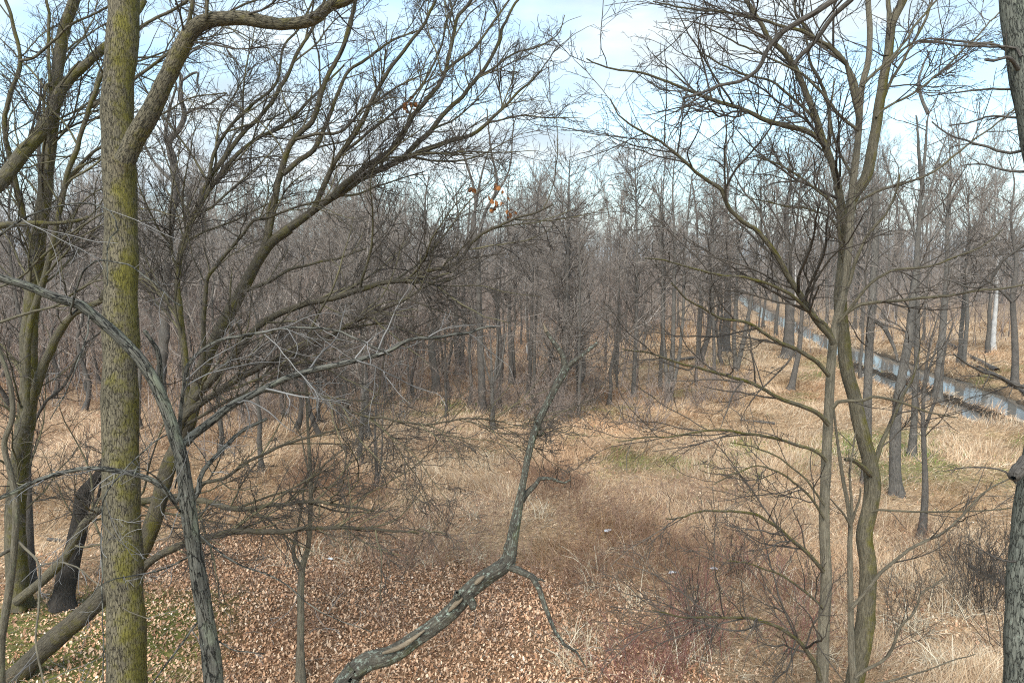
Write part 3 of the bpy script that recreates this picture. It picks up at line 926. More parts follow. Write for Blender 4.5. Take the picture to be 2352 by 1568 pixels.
tree("crooked_tree", "crooked grey tree with wavy forked stem between big mossy trunk and leaning tree",
     W_([(366, 905, 23, 24), (372, 830, 23, 23), (380, 740, 23, 21), (379, 660, 23, 20), (386, 590, 23, 18), (394, 490, 23, 18), (402, 437, 23, 18), (399, 375, 23, 17), (388, 335, 23, 15), (392, 318, 23, 14), (412, 296, 23, 13), (424, 262, 23, 11),
         (414, 220, 23, 10), (416, 180, 23, 9), (408, 150, 23, 7), (425, 100, 23, 5)]),
     [T_([(388, 340), (380, 320), (383, 280), (392, 240), (405, 200), (400, 180)], 23, 22.5, 9, 4), T_([(418, 185), (440, 170), (455, 168), (452, 185), (458, 200)], 23, 23, 7, 3), T_([(425, 262), (450, 250), (480, 240), (520, 215)], 23, 22, 7, 3),
      T_([(400, 420), (360, 380), (330, 330), (320, 280)], 23, 24, 8, 3), T_([(396, 480), (440, 430), (470, 410), (520, 400)], 23, 24, 7, 3), T_([(410, 160), (440, 120), (490, 100), (540, 110)], 23, 22, 6, 2)],
     (M_GREYDK, M_GREYDK, M_TWIG, M_TWIGFAR), 108, [lv(2.2, 45, .5, 8, up=.05, lmax=2.2, tip=.006), lv(3.6, 42, .45, 6, wig=.2, lmax=1, tip=.005), lv(4, 42, .45, 4, wig=.2, lmax=.5, tip=.004)], sides=12, lump=.12, trunk_twigs=1)

# F: the forked tree on the right
tF1 = to_ground(T_([(1888, 1568), (1892, 1440), (1898, 1330), (1893, 1200), (1898, 1060), (1904, 930), (1908, 850), (1912, 800), (1918, 755), (1928, 712), (1940, 662), (1946, 600), (1950, 560), (1954, 500), (1957, 440), (1962, 395),
                    (1968, 345), (1972, 300), (1975, 250), (1981, 192), (1994, 140), (1998, 70), (1994, 0), (1998, -80)], 8.9, 9.3, 27, 11))
F1_l = [T_([(1914, 790), (1907, 771), (1876, 736), (1830, 666), (1792, 603), (1757, 552), (1735, 525), (1708, 510), (1673, 477), (1659, 437), (1632, 418), (1610, 402), (1568, 365), (1519, 325), (1466, 297), (1430, 270), (1414, 250), (1402, 228)], 8.9, 7.6, 16, 3),
        T_([(1910, 772), (1895, 745), (1865, 722), (1820, 680), (1778, 659), (1725, 641), (1655, 631), (1600, 618), (1540, 600), (1480, 592)], 8.9, 7.4, 10, 3),
        T_([(1904, 862), (1885, 840), (1865, 822), (1813, 795), (1764, 771), (1718, 743), (1655, 729), (1585, 687), (1540, 650)], 8.9, 7.6, 11, 3),
        T_([(1903, 975), (1880, 950), (1848, 935), (1785, 911), (1718, 876), (1638, 855), (1568, 834), (1490, 812), (1430, 800)], 8.9, 7.6, 11, 3),
        T_([(1912, 938), (1921, 925), (1935, 921), (1960, 921), (1988, 918), (2005, 911), (2060, 920), (2130, 945), (2200, 958)], 8.8, 8.4, 9, 2.5),
        T_([(1930, 730), (1946, 718), (1970, 702), (1988, 697), (2058, 690), (2110, 686), (2163, 680), (2268, 666), (2352, 655), (2420, 640)], 9, 8.2, 8, 4),
        T_([(1926, 740), (1942, 722), (1975, 680), (2005, 645), (2030, 630), (2058, 620), (2145, 610), (2190, 595), (2233, 575), (2275, 550), (2303, 526)], 9, 8.4, 8, 3),
        T_([(1946, 660), (1953, 645), (1962, 610), (1970, 585), (1985, 550), (2005, 522), (2025, 500), (2040, 480), (2060, 440), (2066, 400)], 9, 8.8, 9, 4),
        T_([(1890, 1310), (1876, 1292), (1845, 1262), (1813, 1236), (1790, 1214), (1764, 1198), (1740, 1183), (1715, 1177), (1680, 1172), (1655, 1173), (1610, 1176), (1568, 1186), (1530, 1190)], 8.9, 7.6, 10, 3),
        T_([(1892, 1398), (1876, 1380), (1845, 1355), (1813, 1334), (1790, 1318), (1760, 1306), (1735, 1296), (1708, 1292), (1670, 1288)], 8.9, 8, 6, 3),
        T_([(1884, 1560), (1875, 1530), (1858, 1502), (1840, 1478), (1813, 1457), (1780, 1436), (1743, 1425), (1700, 1419), (1655, 1418), (1610, 1416), (1568, 1418), (1500, 1400)], 8.8, 7.4, 11, 3),
        T_([(1898, 1058), (1883, 1043), (1860, 1030), (1830, 1022), (1770, 1005), (1700, 994), (1640, 988), (1560, 998), (1480, 1005), (1420, 1012)], 8.9, 7.6, 8, 2.5),
        T_([(1893, 1190), (1860, 1140), (1820, 1105), (1790, 1083), (1740, 1070), (1690, 1086), (1640, 1110)], 8.9, 8.2, 6, 2.5),
        T_([(1894, 1160), (1850, 1100), (1800, 1058), (1740, 1030), (1680, 1015)], 8.9, 8.6, 5, 2.5),
        T_([(1972, 268), (1960, 222), (1946, 150), (1925, 128), (1904, 105), (1875, 90), (1848, 73), (1810, 62), (1760, 50), (1700, 35), (1620, 24), (1568, 18), (1500, 5)], 9.1, 8.4, 12, 3),
        T_([(1974, 262), (1966, 190), (1945, 150), (1920, 115), (1880, 100), (1850, 65), (1830, 30), (1820, -30)], 9.1, 9.3, 10, 5),
        T_([(1980, 200), (1996, 180), (2040, 140), (2070, 105), (2086, 87), (2105, 55), (2128, 28), (2160, -10)], 9.2, 9.5, 8, 4),
        T_([(1972, 300), (1925, 262), (1890, 215), (1845, 170), (1815, 155), (1740, 120), (1680, 95), (1620, 60)], 9, 8.6, 8, 3)]
tree("forked_tree", "smooth pale trunk rising straight at the right of the clearing with many level boughs", tF1, F1_l,
     (M_PALE, M_MOSSY2, M_TWIG, M_TWIG), 109,
     [lv(4.3, 40, .5, 11, up=.015, wig=.11, lmax=2.2, tip=.003, t0=.12), lv(6.8, 40, .5, 7, up=.015, wig=.17, lmax=.95, tip=.0025), lv(8, 42, .5, 4, wig=.2, lmin=.08, lmax=.35, tip=.0021), lv(7, 42, .5, 3, wig=.2, lmin=.05, lmax=.17, tip=.0019)],
     sides=18, lump=.03, limb_sides=8)

tF2 = to_ground(T_([(1962, 1568), (1980, 1480), (1990, 1390), (1994, 1300), (1985, 1230), (1998, 1170), (2004, 1120), (1998, 1060), (1985, 1010), (1972, 960), (1962, 910), (1950, 870), (1942, 830), (1938, 780), (1932, 730), (1930, 680), (1934, 640),
                    (1938, 590), (1942, 550), (1948, 500), (1962, 450), (1988, 410), (1998, 370), (2005, 332), (2013, 290), (2019, 245), (2026, 205), (2030, 175), (2040, 130), (2044, 90), (2050, 50), (2075, 0), (2100, -60)], 9.3, 9.9, 40, 17))
F2_l = [T_([(1946, 560), (1940, 520), (1932, 470), (1926, 432), (1914, 390), (1900, 350), (1890, 322), (1880, 290), (1865, 252), (1850, 210), (1841, 189), (1825, 155), (1813, 140), (1790, 112), (1764, 87), (1740, 45), (1715, 0), (1690, -50)], 9.6, 9.0, 19, 9),
        T_([(1890, 330), (1870, 312), (1841, 297), (1792, 287), (1750, 272), (1722, 259), (1695, 248), (1669, 241), (1620, 224), (1568, 203), (1520, 182), (1484, 171), (1440, 163), (1396, 157), (1365, 147), (1347, 135)], 9.4, 8.2, 13, 3),
        T_([(1886, 320), (1880, 290), (1850, 250), (1827, 231), (1800, 207), (1778, 189), (1740, 178), (1708, 171), (1670, 155), (1638, 140), (1600, 120)], 9.4, 8.6, 8, 3),
        T_([(1938, 600), (1928, 540), (1925, 490), (1905, 462), (1883, 441), (1860, 424), (1834, 406), (1800, 385), (1778, 371), (1730, 355)], 9.5, 8.7, 8, 3),
        T_([(2036, 130), (2044, 90), (2042, 50), (2040, 0), (2044, -60)], 9.8, 10, 13, 9),
        T_([(2012, 270), (2023, 255), (2055, 235), (2093, 217), (2130, 190), (2163, 164), (2200, 128), (2233, 94), (2260, 66), (2285, 42), (2310, 10)], 9.7, 10, 6, 3),
        T_([(1952, 500), (1963, 472), (1990, 452), (2023, 437), (2065, 424), (2114, 409), (2160, 382), (2198, 350), (2268, 304), (2317, 262), (2360, 220)], 9.6, 9.2, 7, 3),
        T_([(2022, 240), (2050, 180), (2090, 110), (2125, 45), (2150, -20)], 9.8, 10.4, 8, 5),
        T_([(2030, 170), (2058, 130), (2100, 98), (2150, 96), (2220, 104), (2280, 96)], 9.8, 9.4, 6, 3),
        T_([(2000, 1090), (1985, 1075), (1965, 1060), (1942, 1055)], 9.4, 9.0, 13, 9),
        T_([(2003, 1085), (2016, 1045), (2030, 1005), (2050, 960), (2075, 905), (2100, 860), (2112, 800)], 9.5, 9.9, 13, 3),
        T_([(2002, 1175), (2016, 1170), (2060, 1172), (2128, 1176), (2180, 1175), (2233, 1173), (2320, 1166)], 9.3, 8.8, 5, 3),
        T_([(1900, 362), (1905, 300), (1902, 240), (1880, 180), (1860, 140), (1850, 80), (1838, 20)], 9.5, 9.4, 10, 4),
        T_([(1964, 446), (1950, 390), (1925, 345), (1912, 310), (1908, 250), (1918, 180)], 9.6, 10, 7, 3),
        T_([(1944, 560), (1905, 500), (1862, 480), (1790, 470), (1720, 455)], 9.5, 8.8, 6, 2.5)]
tree("mossy_forked_tree", "yellow green mossy trunk bending behind the smooth pale trunk, fanning into tall limbs", tF2, F2_l,
     (M_MOSSY2, M_MOSSY2, M_TWIG, M_TWIG), 110,
     [lv(5.2, 42, .45, 10, up=.04, wig=.13, lmax=2.1, tip=.003, t0=.12), lv(8.5, 42, .5, 7, up=.03, wig=.17, lmax=.95, tip=.0027), lv(9.5, 42, .5, 4, wig=.2, lmin=.08, lmax=.35, tip=.0021), lv(7, 42, .5, 3, wig=.2, lmin=.05, lmax=.17, tip=.0019)],
     sides=22, lump=.05, limb_sides=9)

tree("thin_forked_tree", "thin forked sapling standing between the pale trunk and the mossy bent trunk",
     to_ground(T_([(1960, 1568), (1956, 1500), (1954, 1420), (1953, 1330), (1952, 1250), (1953, 1205), (1946, 1150), (1938, 1110), (1930, 1060), (1922, 1000), (1915, 940)], 9.1, 9.3, 17, 5)),
     [T_([(1953, 1210), (1958, 1185), (1956, 1140), (1952, 1090), (1958, 1040), (1965, 1000), (1975, 960)], 9.1, 9.0, 7, 3),
      T_([(1954, 1205), (1965, 1175), (1975, 1140), (1976, 1120)], 9.1, 8.9, 6, 4),
      T_([(1953, 1210), (1940, 1185), (1920, 1160), (1905, 1145)], 9.1, 8.8, 6, 3),
      T_([(1956, 1395), (1975, 1375), (2000, 1345), (2023, 1317), (2060, 1285), (2093, 1260), (2130, 1240), (2163, 1225), (2190, 1205), (2215, 1180), (2240, 1149), (2270, 1125), (2303, 1106), (2340, 1090)], 9, 8.2, 9, 3),
      T_([(1965, 1555), (1988, 1537), (2010, 1527), (2023, 1519), (2040, 1500), (2051, 1474), (2070, 1440), (2093, 1414), (2105, 1390), (2114, 1362), (2145, 1340), (2170, 1325)], 9, 8.4, 8, 3),
      T_([(1960, 1590), (2010, 1570), (2070, 1555), (2130, 1535), (2190, 1515), (2240, 1500)], 9, 8.4, 6, 2)],
     (M_PALE, M_PALE, M_TWIG, M_TWIG), 111, [lv(3.6, 42, .4, 8, up=.04, lmax=.9, tip=.0022), lv(5.5, 42, .45, 5, wig=.2, lmax=.4, tip=.0017)], sides=12)

# G: trunk leaning along the right edge
tG = to_ground(T_([(2346, 1568), (2346, 1440), (2352, 1330), (2360, 1230), (2372, 1130), (2392, 1030), (2408, 900), (2416, 760), (2414, 620), (2402, 480), (2384, 360), (2366, 260), (2348, 160), (2333, 70), (2322, -20), (2300, -260), (2290, -500)], 6.3, 6.6, 70, 46))
tG[-2:, 3] *= [.8, .5]
G_l = [T_([(2362, 1060), (2345, 1075), (2330, 1095)], 6.2, 6.1, 40, 26),
       T_([(2306, -190), (2220, -150), (2090, -110), (1990, -40), (1915, 0), (1880, 25), (1845, 45), (1800, 72), (1778, 95), (1760, 120), (1740, 160), (1700, 188), (1656, 196), (1610, 216), (1568, 226)], 6.5, 7.2, 22, 6),
       T_([(2306, -200), (2200, -130), (2080, -80), (2000, -40), (1957, 2), (1930, 25), (1904, 52), (1875, 92), (1837, 130), (1822, 150)], 6.5, 7.6, 15, 10),
       T_([(2346, 130), (2330, 108), (2280, 108), (2200, 103), (2163, 98), (2110, 100)], 6.4, 6.8, 7, 3),
       T_([(2344, 150), (2300, 108), (2240, 100), (2180, 92), (2120, 92), (2085, 120), (2050, 150)], 6.5, 7.2, 7, 3),
       T_([(2352, 178), (2320, 134), (2285, 140), (2262, 140)], 6.5, 6.2, 11, 5),
       T_([(2352, 205), (2310, 205), (2260, 204), (2180, 212), (2130, 220)], 6.5, 6.9, 6, 2.5),
       T_([(2368, 268), (2320, 272), (2265, 268), (2230, 280), (2180, 290)], 6.5, 6.9, 6, 3),
       T_([(2372, 330), (2330, 352), (2268, 338), (2230, 330), (2180, 305), (2140, 280)], 6.5, 7.2, 8, 3),
       T_([(2384, 390), (2352, 395), (2300, 390), (2250, 376), (2210, 380)], 6.5, 6.9, 7, 3),
       T_([(2400, 860), (2352, 888), (2320, 880), (2290, 862), (2250, 850), (2215, 835), (2190, 815)], 6.5, 6.1, 11, 4),
       T_([(2392, 520), (2352, 560), (2300, 600), (2280, 640), (2240, 660), (2200, 650), (2160, 640)], 6.5, 6.9, 8, 3),
       T_([(2332, 1288), (2300, 1285), (2260, 1265), (2210, 1245)], 6.3, 6.0, 5, 2),
       T_([(2335, 1110), (2300, 1080), (2240, 1070), (2180, 1080)], 6.3, 6.6, 5, 2)]
tree("edge_tree", "grey green plated trunk bowing out of the picture along the right edge", tG, G_l,
     (M_PLATE, M_GREYDK, M_TWIG, M_TWIG), 112,
     [lv(4.4, 42, .4, 8, up=.0, wig=.15, lmax=1.0, tip=.0024, t0=.2), lv(7, 42, .48, 5, wig=.2, lmax=.5, tip=.0019), lv(8, 42, .5, 3, wig=.2, lmax=.2, lmin=.05, tip=.0016)], sides=26, lump=.06, flare=.3)

# H: dead lichened stem in the middle
tH = to_ground(T_([(770, 1600), (800, 1560), (820, 1535), (850, 1515), (885, 1508), (918, 1492), (950, 1468), (985, 1445), (1020, 1418), (1050, 1390), (1068, 1365), (1085, 1350), (1120, 1322), (1150, 1305), (1170, 1285), (1175, 1255), (1182, 1215), (1190, 1170),
                   (1200, 1115), (1210, 1060), (1222, 1010), (1236, 970), (1255, 930), (1275, 890), (1292, 860), (1300, 842)], 5.2, 6.0, 48, 19), lean=.9)
tH[:, 3] *= np.interp(np.arange(len(tH)), [0, 10, 16, 17, 20, len(tH) - 1], [1, 1, 1.0, .8, .62, .88])
H_l = [T_([(1298, 850), (1294, 828), (1285, 805), (1272, 785), (1260, 770), (1251, 752)], 6, 6.0, 14, 8),
       T_([(1298, 846), (1312, 833), (1328, 822), (1345, 808), (1358, 798), (1372, 788)], 6, 6.1, 12, 7),
       T_([(1198, 1150), (1208, 1135), (1222, 1120), (1234, 1108), (1240, 1098), (1252, 1100), (1270, 1101), (1286, 1108), (1298, 1106), (1308, 1100)], 5.8, 5.9, 15, 4),
       T_([(1165, 1300), (1185, 1306), (1208, 1316), (1228, 1326), (1238, 1345), (1248, 1375), (1258, 1405), (1270, 1440), (1285, 1470), (1305, 1492), (1325, 1505), (1345, 1535)], 5.6, 5.2, 17, 4),
       T_([(1222, 1322), (1238, 1329), (1253, 1334)], 5.6, 5.5, 10, 3),
       T_([(1292, 1478), (1310, 1488), (1328, 1490)], 5.3, 5.2, 6, 2),
       T_([(1240, 985), (1234, 972), (1228, 958)], 5.9, 5.8, 9, 4),
       T_([(1236, 998), (1246, 996)], 5.9, 5.8, 8, 6),
       T_([(1062, 1382), (1052, 1372), (1050, 1362)], 5.5, 5.4, 24, 16),
       T_([(1080, 1380), (1086, 1388), (1088, 1398)], 5.5, 5.45, 22, 14),
       T_([(1168, 1280), (1162, 1262), (1170, 1225)], 5.6, 5.65, 10, 5)]


def wood_patch(root, base):
    mb = MB()
    for pts, d0, d1 in (([(878, 1500), (925, 1482), (975, 1447)], 5.24, 5.34), ([(1062, 1372), (1048, 1385), (1030, 1404)], 5.42, 5.40), ([(1090, 1341), (1105, 1328), (1112, 1322)], 5.46, 5.48)):
        P, R = tracks([T_(pts, d0, d1, 14, 9)], 14)
        R = R * np.sin(np.linspace(.15, 3.0, 14))[None] ** .5
        mb = MB()
        mb.tubes(P, R, 9, .1, 3)
        mb.build("bare_wood", M_BAREWOOD, root, base)
    mb = MB()
    P, R = tracks([T_([(1255, 762), (1251, 750), (1247, 740)], 6.0, 6.0, 9, 2)], 8)
    mb.tubes(P, R, 7, .15, 9)
    mb.build("broken_tip", M_BAREWOOD, root, base)


tree("dead_branch", "dead lichen spotted stem with broken forked top, bending up through the middle of the clearing", tH, H_l,
     (M_LICHEN, M_LICHEN, M_TWIG, M_TWIG), 113, [], sides=22, lump=.13, flare=.2, limb_sides=10, cat="dead tree", extra=wood_patch)

# I: sapling left of the middle
tree("forked_sapling", "slim tan sapling forking low, standing on the leaf litter left of the dead stem",
     W_([(690, 1566, 11.7, 19), (690, 1500, 11.7, 17), (691, 1420, 11.7, 16), (691, 1340, 11.7, 16), (696, 1296, 11.7, 15), (707, 1258, 11.7, 12), (712, 1200, 11.7, 11), (714, 1110, 11.7, 10), (710, 1030, 11.7, 8), (706, 960, 11.7, 6),
         (704, 880, 11.7, 4)]),
     [T_([(689, 1302), (682, 1288), (674, 1272), (679, 1232), (686, 1200), (692, 1170), (697, 1120)], 11.7, 11.5, 9, 4), T_([(713, 1150), (726, 1108), (742, 1071), (765, 1050), (790, 1030)], 11.7, 11.5, 6, 3),
      T_([(712, 1090), (700, 1050), (690, 1000), (660, 950)], 11.7, 12, 4, 2)],
     (M_PALE, M_PALE, M_TWIG, M_TWIG), 114, [lv(2.6, 38, .4, 7, up=.05, lmax=.9, tip=.002, rr=.4), lv(4, 42, .5, 5, wig=.2, lmax=.45, tip=.0017)], sides=12, trunk_twigs=1)

# ------------------------------------------------------------------ trees of the middle distance
def mid(name, label, foot, path, w0, w1, seed, m, limbs=(), dens=(3.0, 2.6, 3.0), ang=55, lmax=2.6, t0=.35, up=.06, flare=.9, sides=10, ratio=.26):
    d = gdepth(foot[1])
    g = gnd(*foot)
    zz = tz(g[0], g[1])
    d *= (H - zz + .06) / H if abs(zz) < .6 else 1
    tr = T_([foot] + path, d, d, w0, w1 if name == "snapped_tree" else min(w1, 1.6))
    tr[0, 2] = zz - .1
    ls = [T_(a, d, d + dd, u, v) for a, dd, u, v in limbs]
    s = d / 25
    L = [lv(dens[0] * 1.25, ang, ratio, 8, up=up, wig=.12, lmax=lmax, tip=.0045 * s, t0=t0), lv(dens[1] * 1.7, 42, .45, 5, up=.04, wig=.17, lmax=1.2, tip=.0036 * s),
         lv(dens[2] * 1.7, 42, .5, 4, wig=.2, lmax=.7, tip=.0030 * s), lv(3.2, 42, .5, 3, wig=.2, lmin=.12, lmax=.3, tip=.0026 * s)]
    return tree(name, label, tr, ls, m, seed, L, sides=sides, lump=.05, flare=flare, trunk_twigs=1)


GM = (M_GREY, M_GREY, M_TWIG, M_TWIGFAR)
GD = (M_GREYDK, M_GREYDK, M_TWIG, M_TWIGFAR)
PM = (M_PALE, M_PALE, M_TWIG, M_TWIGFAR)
mid("alder_tree", "tallest narrow alder in the centre, straight stem with close rising side branches", (1278, 950), [(1288, 890), (1298, 837), (1301, 715), (1303, 610), (1306, 470), (1308, 367)], 25, 4, 201, GD,
    dens=(6, 4.5, 3.5), ang=62, lmax=2.9, t0=.12, up=.10, ratio=.23)
mid("round_trunk_tree", "dark straight trunk with bare foot, just left of centre at the clearing edge", (1109, 958), [(1107, 890), (1104, 820), (1101, 715), (1098, 600), (1090, 500), (1102, 420), (1125, 340), (1150, 300)], 20, 5, 202, GD,
    [([(1098, 590), (1085, 520), (1092, 470), (1085, 420), (1062, 350), (1050, 320), (1035, 290)], .8, 9, 3), ([(1096, 560), (1110, 500), (1138, 440), (1140, 400), (1128, 350), (1122, 290), (1118, 250)], -.6, 9, 3), ([(1112, 490), (1150, 430), (1172, 380), (1178, 300), (1185, 270)], .5, 6, 2)])
mid("small_forked_tree", "small tree forking into a spray of upright rods in front of the dark straight trunk", (1132, 989), [(1131, 930), (1130, 888), (1128, 820), (1124, 740)], 11, 3, 203, GM,
    [([(1130, 890), (1138, 850), (1142, 790), (1146, 720)], .2, 6, 2), ([(1130, 888), (1118, 850), (1108, 800), (1100, 740)], -.2, 5, 2), ([(1130, 886), (1150, 840), (1160, 780), (1168, 700)], .3, 4, 2)], t0=.3)
mid("stout_tree", "short stout dark stub trunk behind the spray of upright rods", (1146, 877), [(1149, 840), (1148, 800), (1143, 720), (1140, 620), (1146, 500)], 16, 5, 204, GD)
mid("slim_tree", "slim brown trunk right of the dark stub trunk", (1175, 884), [(1173, 820), (1170, 720), (1172, 600), (1165, 480), (1170, 400)], 12, 4, 205, GD)
mid("slanting_tree", "slim trunk with curved foot left of the central alder", (1211, 908), [(1216, 870), (1219, 820), (1222, 715), (1226, 600), (1232, 480), (1240, 410)], 10, 3, 206, GD)
mid("broad_foot_tree", "grey trunk with broad foot behind the leaning tree's lowest boughs", (1003, 905), [(1000, 860), (993, 820), (986, 715), (982, 600), (976, 480), (985, 400)], 20, 5, 207, GM)
mid("twin_tree", "twin stemmed trunk with one leaning partner, left of the clearing's far edge", (1055, 860), [(1050, 800), (1047, 720), (1043, 620), (1052, 520), (1046, 430)], 17, 5, 208, GD,
    [([(1056, 855), (1062, 800), (1066, 740), (1064, 640), (1074, 540), (1080, 460)], .6, 11, 3)])
mid("lone_pole_tree", "straight pole like grey trunk standing alone in front of the right of centre grove", (1455, 913), [(1457, 850), (1461, 760), (1463, 640), (1462, 500), (1459, 400), (1458, 332)], 11, 3, 209, GM, dens=(4.2, 3.4, 3), ang=60, lmax=2.0, t0=.2)
mid("clump_tree", "clump of three grey stems with brush at the foot, right of the lone pole", (1535, 925), [(1541, 860), (1546, 780), (1548, 680), (1550, 560), (1545, 440), (1552, 330)], 13, 4, 210, GM,
    [([(1534, 920), (1530, 850), (1524, 760), (1522, 640), (1516, 520), (1520, 420)], .5, 10, 3), ([(1537, 920), (1556, 840), (1568, 740), (1572, 620), (1580, 500), (1590, 400)], .3, 9, 3)])
mid("grey_tree", "grey trunk directly left of the three stemmed clump", (1516, 901), [(1518, 830), (1524, 740), (1526, 620), (1522, 480), (1528, 360)], 10, 3, 211, GM)
mid("pillar_tree", "stout straight trunk on bright grass where the brook comes into sight", (1666, 807), [(1668, 760), (1671, 700), (1672, 600), (1668, 500), (1672, 410), (1664, 330)], 20, 6, 212, GD)
mid("curved_foot_tree", "dark twin stems with curved feet left of the stout trunk on bright grass", (1606, 846), [(1618, 800), (1628, 760), (1634, 690), (1630, 580), (1640, 470), (1648, 400)], 13, 4, 213, GD,
    [([(1604, 840), (1606, 780), (1610, 700), (1604, 600), (1600, 500), (1590, 420)], .8, 10, 3)])
mid("v_shaped_tree", "two stems spreading in a narrow v from one brushy foot near the brook", (1690, 853), [(1686, 790), (1688, 740), (1692, 660), (1696, 560), (1690, 460), (1700, 380)], 10, 4, 214, GM,
    [([(1692, 848), (1706, 790), (1716, 740), (1726, 680), (1736, 600), (1750, 500)], .4, 12, 4)])
mid("thin_pole_tree", "very thin pole left of the v shaped stems", (1641, 874), [(1640, 800), (1638, 720), (1636, 620), (1640, 500), (1636, 420)], 8, 3, 215, GM)
mid("brook_side_tree", "broad trunk close behind the pale trunk's boughs beside the far brook", (1809, 822), [(1812, 770), (1814, 700), (1812, 600), (1806, 500), (1816, 420), (1810, 340)], 26, 7, 216, GD)
mid("tilted_tree", "short dark trunk tilting right below the broad brook side trunk", (1816, 895), [(1826, 850), (1836, 800), (1842, 720), (1850, 620), (1856, 520)], 14, 4, 217, GD)
mid("snapped_tree", "straight grey trunk broken off at mid height behind the mossy forked tree", (1990, 1112), [(1991, 1000), (1993, 900), (1996, 810), (2000, 740), (2005, 660), (2009, 600), (2011, 520), (2010, 430)], 21, 14, 218, GM,
    dens=(.8, 2.4, 2.6), sides=16, limbs=[([(2006, 735), (2030, 750), (2050, 790), (2062, 830)], -.8, 12, 5)])
mid("tall_rough_tree", "tall rough trunk with wide furrowed foot on the near side of the brook, top twisted", (2060, 1142), [(2056, 1080), (2056, 1010), (2060, 950), (2068, 885), (2078, 830), (2088, 770), (2096, 690), (2104, 620), (2110, 530), (2116, 440), (2126, 340), (2131, 270), (2146, 240), (2160, 205)], 27, 9, 219, GM,
    [([(2118, 425), (2112, 370), (2108, 310), (2104, 265)], -.4, 10, 3), ([(2132, 262), (2118, 230), (2110, 190), (2120, 150), (2135, 120)], .4, 9, 3), ([(2108, 560), (2080, 480), (2050, 420), (2030, 350)], 1, 7, 2.5),
     ([(2112, 500), (2140, 430), (2160, 350), (2180, 300)], .8, 7, 2.5)], dens=(1.7, 2.6, 2.8), sides=16)
mid("companion_tree", "slimmer grey trunk close right of the tall rough trunk", (2094, 1050), [(2100, 960), (2103, 880), (2106, 790), (2108, 690), (2104, 600), (2112, 500), (2124, 420)], 17, 5, 220, GM, dens=(1.8, 2.6, 2.6))
mid("bank_sapling", "thin dark sapling with a slanting foot on the dry grass at the right", (2114, 1243), [(2120, 1200), (2125, 1120), (2122, 1019), (2120, 950), (2124, 880), (2134, 800), (2150, 740), (2163, 700)], 17, 5, 221, GD,
    [([(2122, 990), (2140, 940), (2158, 880), (2172, 800), (2190, 740)], -.5, 8, 3), ([(2122, 900), (2140, 830), (2165, 760), (2200, 720)], .5, 6, 2)], dens=(3, 3, 3), t0=.3, lmax=1.6)
mid("waterside_tree", "smooth grey trunk standing at the water's edge in the brook's bend", (2152, 924), [(2158, 850), (2164, 770), (2168, 720), (2176, 610), (2176, 500), (2184, 400), (2178, 310)], 20, 5, 222, GM, dens=(1.8, 2.4, 2.6))
mid("white_birch_tree", "thin white barked tree beyond the brook at the right", (2280, 806), [(2283, 750), (2288, 690), (2290, 620), (2296, 540), (2290, 460)], 12, 4, 223, (M_WHITE, M_WHITE, M_TWIGPALE, M_TWIGFAR))
mid("right_bank_tree", "dark trunk with low level boughs on the far bank near the right edge", (2330, 890), [(2332, 830), (2330, 760), (2326, 680), (2334, 600), (2322, 500), (2330, 420), (2316, 360)], 17, 6, 224, GD,
    [([(2330, 700), (2290, 660), (2240, 630), (2200, 640)], -.8, 7, 3), ([(2328, 620), (2280, 560), (2230, 520)], .6, 6, 2.5)])
mid("slender_tree", "slender grey trunk between the birch and the waterside trunk", (2212, 858), [(2216, 800), (2222, 720), (2218, 620), (2226, 520), (2220, 430)], 11, 4, 225, GM)
mid("left_thicket_tree", "grey trunk standing in the thicket behind the sapling's top", (795, 960), [(792, 900), (788, 800), (778, 690), (770, 600), (776, 500), (768, 420)], 16, 5, 226, GM)
mid("clearing_sapling", "thin twin stemmed sapling on the grass left of the clearing", (866, 1120), [(864, 1060), (861, 990), (864, 920), (858, 850)], 9, 3, 227, GD, [([(868, 1110), (876, 1050), (878, 980), (884, 920)], .2, 5, 2)], t0=.25, lmax=1.0)

